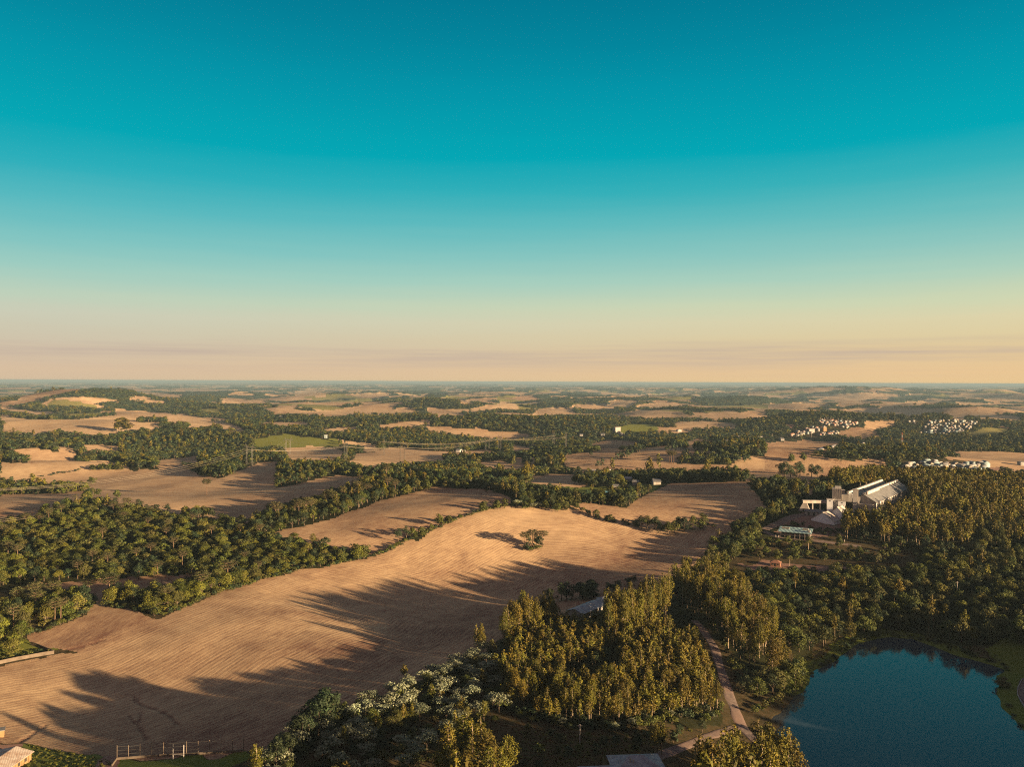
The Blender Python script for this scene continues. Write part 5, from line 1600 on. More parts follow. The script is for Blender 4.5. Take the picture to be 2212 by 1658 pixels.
    d = (b - a) / np.hypot(*(b - a))
    g = float(H(*a)); top = lv - g
    S = thing('farm_shed', 'grey roofed shed with white walls among the eucalyptus', 'shed', (a[0], a[1], g), math.atan2(-d[0], d[1]))
    MB().gable_body(-10, -.6, .6, 24, -.4, top, top + 1.6).put('wall', M_WHITE, S)
    rf = MB().gable_roof(-10, -.6, .6, 24, top, top + 1.6, .15, .7).put('roof', M_FIBRE, S)
    for y in (3.5, 7.0, 13):
        MB().box(-.64, -.5, y, y + 2.0, .8, top - .5).put('door', M_DARK, S)
    for y in (5, 10, 15):
        v = MB(); k = 1.6 / 4.7
        x0, x1 = -4.2, -2.6
        zz = lambda x: top + (-.6 - x) * k + .24
        v.add([(x0, y, zz(x0)), (x1, y, zz(x1)), (x1, y + .8, zz(x1)), (x0, y + .8, zz(x0)), (x0, y, zz(x0) - .1), (x1, y, zz(x1) - .1), (x1, y + .8, zz(x1) - .1), (x0, y + .8, zz(x0) - .1)], [(0, 1, 2, 3), (7, 6, 5, 4), (0, 4, 5, 1), (1, 5, 6, 2), (2, 6, 7, 3), (3, 7, 4, 0)])
        v.put('skylight', M_WHITE, rf)
    for q in range(0, 26, 6):
        CLEAR.append((a[0] + d[0] * q - d[1] * 7, a[1] + d[1] * q + d[0] * 5.5, 7.0))
    b = on_plane(*z3((750, 285))[0], lv + 1.0)
    S = thing('outbuilding', 'small outbuilding with grey hipped roof behind the farm shed', 'outbuilding', (b[0], b[1], float(H(*b))), .4)
    t = max(lv + 1.0 - float(H(*b)), 3.2)
    MB().box(-3, 3, -2.5, 2.5, -.3, t - 1.2).put('wall', M_WHITE, S)
    MB().hip_roof(-3, 3, -2.5, 2.5, t - 1.2, t).put('roof', M_FIBRE, S)
    MB().box(-.5, .5, -2.55, -2.4, 0, 1.9).put('door', M_DARK, S)
    CLEAR.append((b[0], b[1], 6))
    # red roofed hut, above the lake
    b = ground_at(*c8((62, 128))[0])
    S = thing('cottage', 'small brick cottage with red tiled roof beside the palm', 'cottage', b, -.4)
    MB().box(-3, 3, -2.2, 2.2, -.3, 2.3).put('wall', M_BRICK, S)
    MB().hip_roof(-3, 3, -2.2, 2.2, 2.303, 3.8).put('roof', M_TERRA, S)
    windows(S, 0, (-1.6, 1.6), (.9,), .9, .9, y=-2.2)
    MB().box(-.45, .45, -2.26, -2.1, 0, 1.9).put('door', M_DARK, S)
    CLEAR.append((b[0], b[1], 6))
    # bare pole in the clearing, and one by the lake wood
    for lab, p, hh in (('thin bare pole standing in the brown clearing', c7((508, 1482))[0], 6.5), ('timber utility pole rising from the wood above the lake', c8((1442, 395))[0], 11)):
        q = ground_at(*p)
        S = thing('utility_pole', lab, 'pole', q)
        MB().bar((0, 0, -.4), (0, 0, hh), .12).put('pole', M_PALEC, S)
        MB().bar((-.8, 0, hh - .5), (.8, 0, hh - .5), .06).put('crossarm', M_PALEC, S)
    # path with white kerb at the right edge
    ln = PATH
    tag(ribbon('path', ln + np.array([2.4, 0]), 5.0, MDIRT, .14), 'curved path by the lake at the right edge', None, None, 'structure')
    m = MB()
    for i in range(len(ln) - 1):
        u = Vector((*ln[i], float(H(*ln[i])))); v = Vector((*ln[i + 1], float(H(*ln[i + 1]))))
        for s in range(5):
            p, q = u.lerp(v, s / 5), u.lerp(v, (s + .93) / 5)
            n = (q - p).cross(Vector((0, 0, 1))).normalized() * .14
            up = Vector((0, 0, .55)); dn = Vector((0, 0, -.4))
            m.add([p - n + dn, q - n + dn, q + n + dn, p + n + dn, p - n + up, q - n + up, q + n + up, p + n + up], [(3, 2, 1, 0), (4, 5, 6, 7), (0, 1, 5, 4), (1, 2, 6, 5), (2, 3, 7, 6), (3, 0, 4, 7)])
    o = m.put('kerb', M_WHITE); tag(o, 'white kerb along the curved lakeside path', None, None, 'structure')


build_near()


# --- houses
def house_mesh(w, l, h, rise, roof, wall, kind):
    b = MB(); r = MB()
    if kind == 'gable':
        b.gable_body(-w / 2, w / 2, -l / 2, l / 2, -.6, h, h + rise); r.gable_roof(-w / 2, w / 2, -l / 2, l / 2, h, h + rise, .15, .4)
    elif kind == 'hip':
        b.box(-w / 2, w / 2, -l / 2, l / 2, -.6, h); r.hip_roof(-w / 2, w / 2, -l / 2, l / 2, h + .003, h + rise, .5)
    else:
        b.box(-w / 2, w / 2, -l / 2, l / 2, -.6, h); r.box(-w / 2 - .3, w / 2 + .3, -l / 2 - .3, l / 2 + .3, h + .003, h + .5)
    wi = MB()
    for s in (-1, 1):
        wi.box(s * w * .24 - .5, s * w * .24 + .5, -l / 2 - .04, -l / 2 + .05, .9, 2.1)
    wi.box(-.4, .4, -l / 2 - .04, -l / 2 + .05, 0, 2.0)
    for s in (-1, 1):
        wi.box(w / 2 - .05, w / 2 + .04, s * l * .25 - .5, s * l * .25 + .5, .9, 2.1)
    return merged('house', [b.mesh('b', wall), r.mesh('r', roof), wi.mesh('w', M_DARK)])


def build_houses():
    r = np.random.default_rng(77)
    specs = [('gable', M_TERRA, M_WHITE, 'small white house with red roof'), ('gable', M_GREY, M_WHITE, 'small cream house with grey roof'), ('flat', M_PALEC, M_WHITE, 'small flat roofed grey house'),
             ('hip', M_TERRA, M_PALEC, 'small pinkish house with red hipped roof'), ('gable', M_PTEAL, M_BLUEW, 'small pale blue house with teal roof'), ('gable', M_FIBRE, M_PALEC, 'small cream house with dark grey roof')]
    walls = []
    for nm, c in (('white', (.33, .32, .30)), ('cream', (.29, .25, .19)), ('grey', (.20, .195, .195)), ('pink', (.27, .20, .17))):
        walls.append(plain(nm + ' house render', c, tuple(v * .6 for v in c), .4))
    protos = [house_mesh(r.uniform(6, 8), r.uniform(7, 9.5), 3.0, 1.7, sp[1], walls[i % 4] if sp[2] is not M_BLUEW else M_BLUEW, sp[0]) for i, sp in enumerate(specs)]

    def village(nm, poly, n, seed, wts, rot, step):
        x, y, rr = scatter(PW(poly), step, seed, .30, rot)
        o = rr.permutation(len(x))[:n]
        dd = np.hypot(x, y)[o]; aa = (x / np.maximum(y, 1))[o]
        for i in o:
            row = ('front', 'middle', 'back')[min(int(3 * (dd < np.hypot(x[i], y[i])).mean()), 2)]; side = ('left', 'centre left', 'centre right', 'right')[min(int(4 * (aa < x[i] / y[i]).mean()), 3)]
            k = int(rr.choice(len(specs), p=wts))
            s = rr.uniform(.7, 1.05)
            h = obj('village_house', protos[k], None, (x[i], y[i], float(H(x[i], y[i]))), rot + rr.choice((0, math.pi / 2)) + rr.normal() * .08, (s, s, s * rr.uniform(.95, 1.35)))
            tag(h, specs[k][3] + ', ' + row + ' ' + side + ', ' + nm, 'house', 'houses ' + nm)
            CLEAR.append((x[i], y[i], 10))
    w1 = [.22, .26, .24, .12, .06, .10]
    w2 = [.06, .30, .28, .04, .22, .10]
    village('in the hillside village', c4((170, 668), (230, 645), (320, 605), (470, 588), (500, 600), (400, 640), (300, 668)), 42, 1, w1, .5, 11)
    village('in the low hillside rows', c4((430, 668), (470, 640), (600, 628), (620, 640), (540, 668)), 26, 2, w1, .3, 11)
    village('atop the hillside village', c4((430, 560), (450, 530), (560, 540), (700, 545), (790, 560), (690, 600), (560, 600), (690, 580), (480, 575)), 52, 3, w1, .3, 12)
    village('in the far village', c4((1285, 668), (1340, 600), (1380, 565), (1130, 562), (1180, 540), (1400, 540), (1800, 548), (1790, 580), (1700, 620), (1650, 668)), 135, 4, w2, .15, 12)
    village('in the village behind the plantation', c4((1115, 985), (1150, 930), (1200, 905), (1330, 890), (1470, 885), (1480, 925), (1560, 905), (1900, 908), (1895, 960), (1830, 1000), (1500, 1000), (1300, 985)), 100, 5, w2, .1, 9.0)
    # larger buildings and farmstead roofs, one by one
    singles = [  # px, py, width, depth, wall height, roof, wall, kind, rot, label, storeys
        (c4((372, 633))[0], 16, 11, 8.0, M_WHITE, M_WHITE, 'flat', .3, 'white three storey block in the hillside village', 3),
        (c4((487, 622))[0], 10, 9, 9.0, M_PALEC, M_ORANGE, 'flat', .3, 'ochre block standing apart in the hillside village', 3),
        (c4((700, 572))[0], 18, 7, 3.6, M_GREY, M_WHITE, 'gable', 1.2, 'long white hall right of the hillside village', 1),
        (c4((120, 702))[0], 22, 8, 4.0, M_GREY, M_WHITE, 'gable', 1.5, 'long white shed below the hillside village', 1),
        (c4((830, 742))[0], 7, 6, 5.0, M_WHITE, M_WHITE, 'flat', 0, 'small white block by the concrete drive', 1),
        (c4((2195, 918))[0], 9, 8, 4.5, M_GREY, M_WHITE, 'flat', 0, 'white house alone at the right edge', 1),
        (c3((895, 642))[0], 15, 10, 14.0, M_PALEC, M_WHITE, 'flat', .5, 'tall white building in the middle distance', 4),
        (c3((775, 664))[0], 20, 8, 3.5, M_GREY, M_WHITE, 'gable', 1.4, 'long white shed left of the tall white building', 1),
        (c3((930, 656))[0], 8, 7, 4.0, M_WHITE, M_WHITE, 'gable', .6, 'small white shed right of the tall white building', 1),
        (c3((945, 664))[0], 7, 6, 4.0, M_WHITE, M_WHITE, 'gable', .2, 'small white hut in front of the tall white building', 1),
        (c3((590, 664))[0], 12, 7, 3.2, M_GREY, M_WHITE, 'gable', 1.4, 'white shed far left of the tall white building', 1),
        (c3((1430, 628))[0], 12, 8, 4.0, M_WHITE, M_WHITE, 'gable', .4, 'white shed before the distant golden field', 1),
        (c3((1952, 690))[0], 18, 8, 6.0, M_WHITE, M_WHITE, 'flat', .2, 'white block at the edge of the distant red yard', 2),
        (c3((2128, 688))[0], 12, 8, 5.0, M_WHITE, M_WHITE, 'flat', .2, 'white block right of the distant red yard', 1),
        (c3((1832, 724))[0], 9, 7, 4.0, M_WHITE, M_WHITE, 'gable', .8, 'small white house below the distant red yard', 1),
        (c3((683, 996))[0], 17, 11, 4.2, M_WHITE, M_WHITE, 'gable', 1.2, 'white roofed barn at the left of the farmstead', 1),
        (c3((820, 978))[0], 8, 7, 3.4, M_TERRA, M_WHITE, 'gable', .5, 'red roofed house behind the farmstead trees', 1),
        (c3((1010, 978))[0], 8, 7, 3.4, M_TERRA, M_WHITE, 'gable', 1.1, 'white house with red roof at the top of the farmstead', 1),
        (c3((995, 1056))[0], 11, 7, 3.2, M_WHITE, M_WHITE, 'gable', 1.2, 'white roofed house behind the dark farm tree', 1),
        (c3((1130, 1036))[0], 10, 8, 3.4, M_WHITE, M_WHITE, 'gable', 1.0, 'white farmhouse above the golden farm tree', 1),
        (c3((1060, 1084))[0], 9, 6, 3.2, M_GREY, M_WHITE, 'gable', 1.3, 'grey roofed shed beside the golden farm tree', 1),
        (c3((1235, 1078))[0], 17, 7, 3.0, M_GREY, M_PALEC, 'gable', 1.5, 'long pale shed at the right of the farmstead', 1),
        (c3((885, 1116))[0], 9, 5, 2.6, M_GREY, M_WHITE, 'gable', 1.4, 'low shed left on the farmstead grass', 1),
        (c3((888, 1138))[0], 7, 4, 2.4, M_TERRA, M_OLD, 'gable', 1.2, 'low red roofed shed on the farmstead grass', 1),
        (c2((1745, 806))[0], 13, 7, 4.0, M_GREY, M_WHITE, 'gable', 1.3, 'pale roofed farm building under the power lines', 1),
        (c2((1785, 808))[0], 6, 5, 3.5, M_WHITE, M_WHITE, 'flat', .2, 'small white cube beside the farm building under the lines', 1),
        (c2((597, 684))[0], 5, 5, 6.0, M_WHITE, M_BLUEW, 'flat', 0, 'pale blue water house on the green hill', 1),
        (c2((210, 508))[0], 12, 8, 4.5, M_WHITE, M_WHITE, 'flat', .3, 'lone white shed in the far woods', 1),
    ]
    for p, w, l, hw, rf, wl, kind, rot, lab, st in singles:
        q = ground_at(*p)
        S = thing('building', lab, 'building', q, rot)
        b = MB(); t = MB()
        if kind == 'gable':
            b.gable_body(-w / 2, w / 2, -l / 2, l / 2, -.8, hw, hw + w * .13); t.gable_roof(-w / 2, w / 2, -l / 2, l / 2, hw, hw + w * .13, .15, .5)
        else:
            b.box(-w / 2, w / 2, -l / 2, l / 2, -.8, hw); t.box(-w / 2 - .25, w / 2 + .25, -l / 2 - .25, l / 2 + .25, hw + .003, hw + .6)
        b.put('wall', wl, S); t.put('roof', rf, S)
        for s in range(st):
            for x in np.linspace(-w / 2 + 1.6, w / 2 - 1.6, max(2, int(w / 3.5))):
                MB().box(x - .6, x + .6, -l / 2 - .05, -l / 2 + .1, 1.0 + s * hw / st, 1.0 + s * hw / st + min(1.4, hw / st - 1.4)).put('window', M_DARK, S)
        CLEAR.append((q[0], q[1], max(w, l) * .7 + 4))
        back = q[:2] / np.hypot(*q[:2])
        for dd in (10, 20, 32):
            if math.hypot(q[0], q[1]) < 1500:
                CLEAR.append((q[0] - back[0] * dd, q[1] - back[1] * dd, max(w, l) * .5 + 3))
            else:
                CLEAR.append((q[0] - back[0] * dd * 1.6, q[1] - back[1] * dd * 1.6, max(w, l) * .5 + 9))


build_houses()


# --- ponds, drives
def build_ponds():
    g = NT('pond water'); g.b.inputs['Base Color'].default_value = (.10, .16, .17, 1); g.b.inputs['Roughness'].default_value = .12; g.b.inputs['Specular IOR Level'].default_value = .9
    for lab, pts in (('small pale pond left of the farm wood', c3((585, 1182), (620, 1178), (640, 1165), (662, 1168), (650, 1188), (610, 1192))), ('long pale pond above the farm wood', c3((785, 1152), (905, 1162), (912, 1174), (860, 1172), (785, 1165)))):
        q = PW(pts)
        z = H(q[:, 0], q[:, 1]).max() + .5
        o = obj('pond', mesh_np('pond', np.vstack([np.column_stack([q, np.full(len(q), z)]), np.column_stack([q, np.full(len(q), z - 4)])]),
                                [tuple(range(len(q)))[::-1]] + [(i, (i + 1) % len(q), len(q) + (i + 1) % len(q), len(q) + i) for i in range(len(q))], g.m))
        tag(o, lab, None, None, 'structure')
        c = q.mean(0); bk = c / np.hypot(*c)
        for dd in (0, 8, 16, 24):
            for s in (-14, 0, 14):
                CLEAR.append((c[0] - bk[0] * dd + bk[1] * s, c[1] - bk[1] * dd - bk[0] * s, 8))
    mc = plain('pale concrete drive', (.55, .52, .46), (.45, .42, .37), .5)
    for lab, pts in (('pale concrete drive curving over the shaded field', c4((430, 800), (480, 780), (545, 762), (600, 745), (660, 736), (765, 737))), ('short pale concrete drive by the dark hedge', c4((780, 778), (815, 760), (855, 742)))):
        ln = PW(pts)
        tag(ribbon('drive', ln, 7.0, mc, .9, 6.0), lab, None, None, 'structure')


build_ponds()


# --- power line
def pylon_parts():
    hgt, sp = 30.0, 4.2
    parts = []
    for s in (-1, 1):
        m = MB()
        c = s * sp
        for q in ((-.55, -.55), (.55, -.55), (.55, .55), (-.55, .55)):
            m.bar((c + q[0] * 1.5, q[1] * 1.5, -.5), (c * .92 + q[0], q[1], hgt * .8), .075)
        for k in range(10):
            z0, z1 = k * hgt * .08, (k + 1) * hgt * .08
            m.bar((c - .7, -.6, z0), (c + .7, -.6, z1), .045); m.bar((c + .7, .6, z0), (c - .7, .6, z1), .045)
        parts.append(('mast', m.mesh('mast', M_STEEL)))
    m = MB()
    for y in (-.6, .6):
        m.bar((-9.5, y, hgt * .80), (9.5, y, hgt * .80), .11); m.bar((-9.5, y, hgt * .80), (-6, y, hgt * .86), .09); m.bar((9.5, y, hgt * .80), (6, y, hgt * .86), .09); m.bar((-6, y, hgt * .86), (6, y, hgt * .86), .09)
        for k in range(-6, 6, 2):
            m.bar((k, y, hgt * .80), (k + 1, y, hgt * .86), .06); m.bar((k + 1, y, hgt * .86), (k + 2, y, hgt * .80), .06)
    parts.append(('crossbeam', m.mesh('crossbeam', M_STEEL)))
    for s in (-1, 1):
        m = MB().bar((s * 3.6, 0, hgt * .84), (s * 6.4, 0, hgt), .12).bar((s * 5.2, 0, hgt * .84), (s * 6.4, 0, hgt), .10)
        parts.append(('horn', m.mesh('horn', M_STEEL)))
    for x in (-9, 0, 9):
        m = MB().bar((x, 0, hgt * .80), (x, 0, hgt * .80 - 2.4), .12)
        parts.append(('insulator', m.mesh('insulator', M_DARK)))
    return parts, hgt * .80 - 2.4


def build_power():
    parts, att = pylon_parts()
    near = [np.array([-425., 585.]), np.array([-362., 490.])]
    lineA = [near[0]] + [PW([p])[0] for p in c1((2150, 925)) + c2((768, 885), (1258, 888), (1990, 795)) + c3((350, 762))]
    lineB = [near[1]] + [PW([p])[0] for p in c2((272, 822), (1100, 830), (2096, 795)) + c3((455, 778))]
    labs = {0: ['power pylon just beyond the left edge', 'two legged power pylon at the edge of the shaded field', 'power pylon behind the long tree belt', 'power pylon in front of the furrowed field', 'power pylon left of the pair in the wood',
                'left of two pylons above the valley', 'pylon left of the tall white building', 'far pylon on the golden field edge'],
            1: ['second power pylon beyond the left edge', 'wide power pylon rising over dark trees by the pale field', 'power pylon beside the furrowed field', 'power pylon right of the pair in the wood', 'right of two pylons above the valley', 'pylon right of the tall white building']}
    for li, line in enumerate((lineA, lineB)):
        tops = []
        for i, p in enumerate(line):
            a = line[max(i - 1, 0)]; b = line[min(i + 1, len(line) - 1)]
            d = (b - a) / np.hypot(*(b - a))
            rz = math.atan2(d[1], d[0]) - math.pi / 2
            z = float(H(*p))
            lift = 1.25 if i == 0 else 1.0
            S = thing('power_pylon', labs[li][i], 'pylon', (p[0], p[1], z), rz, 'lattice pylons of the power line')
            S.scale = (lift, lift, lift)
            for nm, me in parts:
                obj(nm, me, S)
            tops.append((p, z + att * lift, rz, lift))
            CLEAR.append((p[0], p[1], 14 if i < 4 else 10))
        for k, x in enumerate((-9, 0, 9)):
            path = []
            for i in range(len(tops) - 1):
                (p, z, rz, l0), (q, z2, rz2, l1) = tops[i], tops[i + 1]
                u = np.array([p[0] + x * l0 * math.cos(rz), p[1] + x * l0 * math.sin(rz), z]); v = np.array([q[0] + x * l1 * math.cos(rz2), q[1] + x * l1 * math.sin(rz2), z2])
                L = np.hypot(*(v - u)[:2])
                for t in np.linspace(0, 1, 15)[:(15 if i == len(tops) - 2 else 14)]:
                    w = u + (v - u) * t
                    w[2] -= L * .045 * 4 * t * (1 - t) * .6
                    path.append((*w, .06))
            o = obj('power_line', tubes_to_mesh('power_line', [path], M_WIRE, 4))
            tag(o, ('left', 'middle', 'right')[k] + ' conductor of the ' + ('left-hand power line passing the near pylon' if li == 0 else 'right-hand power line passing the wide pylon'), 'power line', 'conductors of the power lines')
    # slim red and white mast
    q = ground_at(*c4((1160, 768))[0])
    S = thing('radio_mast', 'red and white lattice radio mast in the woods', 'radio mast', q)
    hh = 27.0
    for k in range(6):
        m = MB(); z0, z1 = k * hh / 6, (k + 1) * hh / 6
        w0, w1 = 1.6 - .18 * k, 1.6 - .18 * (k + 1)
        for a, b in ((-1, -1), (1, -1), (1, 1), (-1, 1)):
            m.bar((a * w0, b * w0, z0), (a * w1, b * w1, z1), .10)
        m.bar((-w0, -w0, z0), (w1, -w1, z1), .06); m.bar((w0, -w0, z0), (-w1, -w1, z1), .06); m.bar((w0, -w0, z0), (w1, w1, z1), .06); m.bar((-w1, -w1, z1), (w1, -w1, z1), .06)
        m.put('section', M_RED if k % 2 else M_WHITE, S)
    CLEAR.append((q[0], q[1], 12))
    back = q[:2] / np.hypot(*q[:2])
    CLEAR.append((q[0] - back[0] * 18, q[1] - back[1] * 18, 12))
    # poles among the village houses
    proto = None
    for i, p in enumerate(c4((455, 548), (490, 545), (520, 545), (545, 545), (570, 548), (610, 550), (640, 552), (690, 560), (380, 690), (250, 690), (40, 690), (720, 560))):
        q = ground_at(*p)
        o = obj('utility_pole', proto or MB().bar((0, 0, -.5), (0, 0, 12), .22).bar((-1.2, 0, 11), (1.2, 0, 11), .12).mesh('utility_pole', M_POST), None, q)
        proto = o.data
        tag(o, 'pale utility pole among the hillside village houses', 'pole', 'poles in the hillside village')


build_power()
NAMES = {'light': 'leafy_tree', 'broad': 'broadleaf_tree', 'dark': 'evergreen_tree', 'euc': 'eucalyptus_tree', 'arau': 'umbrella_pine', 'pale': 'flowering_tree', 'bush': 'shrub', 'palm': 'palm_tree'}
CATS = {'light': 'leafy tree', 'broad': 'broadleaf tree', 'dark': 'evergreen tree', 'euc': 'eucalyptus', 'arau': 'umbrella pine', 'pale': 'flowering tree', 'bush': 'shrub', 'palm': 'palm tree'}
BASE_H = {'light': 10, 'weed': 2.6, 'broad': 10, 'dark': 10, 'euc': 15, 'arau': 13, 'pale': 6.5, 'bush': 2.6, 'palm': 10}
LOOK = {'light': 'bright yellow green leafy tree', 'broad': 'rounded green broadleaf tree', 'dark': 'dark green evergreen tree', 'euc': 'slender golden green eucalyptus', 'arau': 'flat topped umbrella pine',
        'pale': 'pale flowering tree with flat crown', 'bush': 'low green shrub', 'palm': 'palm tree with drooping crown'}
PLACE = {
    'young plantation': 'in the young stand between field and dirt road', 'tall block': 'in the tall block beside the shed',
    'field corner': 'on the edge of the stand nearest the big field', 'field edge': 'standing alone between pale scrub and the field',
    'roadside stand': 'in the stand right of the curving dirt road', 'lower corner': 'in the clump between junction and lake',
    'foreground clump': 'in the sunlit clump at the bottom of the scrub', 'foreground left': 'alone at the bottom beside the green pitch',
    'silo plantation': 'on the plantation hill beside the grain silos', 'plantation skirt': 'on the slope right of the plantation hill',
    'big left wood': 'in the large wood left of the field', 'field-side row': 'in the row left of the big field',
    'lower left wood': 'in the wood behind the walled plot', 'lakeside wood': 'in the shaded wood above the lake',
    'beyond the right edge': 'beyond the lake', 'lakeside clump': 'in the clump on the lake left bank',
    'lakeside bushes': 'on the grassy bank of the lake', 'shore strip': 'on the strip between lake and curved path',
    'strip by the silos': 'in the strip before the silos', 'orchard': 'on the rough grass below the pavilion',
    'court hedge': 'around the yard between pavilion and silos', 'scrub bank': 'on the bank below the farm track',
    'flowering scrub': 'in the pale scrub below the big field', 'undergrowth': 'low among the pale flowering trees',
    'field corner dark': 'in the dark group jutting into the field', 'scrub saplings': 'rising alone out of the pale scrub',
    'clearing shrubs': 'in the brown clearing above the hipped roof', 'clearing edge': 'at the edge of the brown clearing',
    'beside the shed': 'in the group behind the shed', 'hedge': 'in the hedge above the big field',
    'crest trees': 'on the crest of the big field', 'hedge end trees': 'in the hedge right of the crest',
    'tree belt': 'in the belt between two stubble fields', 'lone clump': 'in the small clump alone on the big field',
    'lone field pine': 'alone at the left end of a grove', 'lone hill pine': 'leaning together on the bare hillside',
    'hill row': 'in the row of dark trees on the hillside', 'pair on the rise': 'one of two alone on the stubble rise',
    'field edge right': 'on the edge of the right-hand stubble field', 'field copse': 'in the dark copse by the farmstead field', 'farmstead': 'rising tall above the farmstead',
    'bright farm tree': 'bright among the farmstead trees', 'farmstead trees': 'among the white farmstead buildings', 'farm wood': 'in the wood below the ponds',
    'hill grove': 'in the grove on the stubble hill', 'long grove': 'in the long grove behind the shaded field', 'mid grove': 'in the middle distance grove',
    'right clump': 'in the dark clump left of the silos', 'left bank': 'in the bright bank of trees at the left', 'left copse': 'in the small copse on the golden field',
    'line of scrub': 'in the thin line across the golden field', 'copse below the pylon': 'in the copse below the near pylon', 'bank trees': 'standing under the power lines',
    'far block': 'in the far block of tall trees', 'palms': 'above the dirt strip', 'country wood': 'in woods between the fields',
}


PLURAL = {'light': 'bright leafy trees', 'broad': 'broadleaf trees', 'dark': 'dark evergreen trees', 'euc': 'eucalyptus trees', 'arau': 'umbrella pines', 'pale': 'pale flowering trees', 'bush': 'shrubs', 'palm': 'palm trees'}
PLACE.update({'plot hedge': 'inside the wall of the planted plot', 'roadside scrub': 'beside the curving dirt road', 'stand margin': 'along the foot of the eucalyptus stand', 'below the frame': 'below the hipped roof house', 'field margin': 'in the margin of the big field', 'wood margin': 'in the margin of the wood'})


def label_of(k, st, i, members, sx, dq, hh):
    n = len(members)
    base = LOOK[k] + ' ' + PLACE[st]
    if n == 1:
        return base
    m = np.array(members)
    side = np.argsort(np.argsort(sx[m]))[members.index(i)] / (n - 1)
    back = np.argsort(np.argsort(dq[m]))[members.index(i)] / (n - 1)
    size = np.argsort(np.argsort(hh[m]))[members.index(i)] / (n - 1)
    if side == 0:
        return 'leftmost ' + base
    if side == 1:
        return 'rightmost ' + base
    if n <= 4:
        return ('second ' if side < .5 or n == 3 else 'third ') + base
    if size == 1:
        return 'tallest ' + base
    if size == 0:
        return 'smallest ' + base
    if back == 0:
        return 'nearest ' + base
    if back == 1:
        return 'farthest ' + base
    pick = lambda v, names: names[min(int(v * len(names)), len(names) - 1)]
    short = {'light': 'bright leafy tree', 'broad': 'green broadleaf', 'dark': 'dark evergreen', 'euc': 'eucalyptus', 'arau': 'umbrella pine', 'pale': 'pale flowering tree', 'bush': 'shrub', 'palm': 'palm'}[k]
    lb = pick(size, ('low', 'mid sized', 'tall')) + ' ' + short
    q = pick(back, ('front', 'middle', 'back'))
    e = pick(side, ('left', 'centre', 'right'))
    return (lb + ', ' + q + ' ' + e + ', ' + PLACE[st])


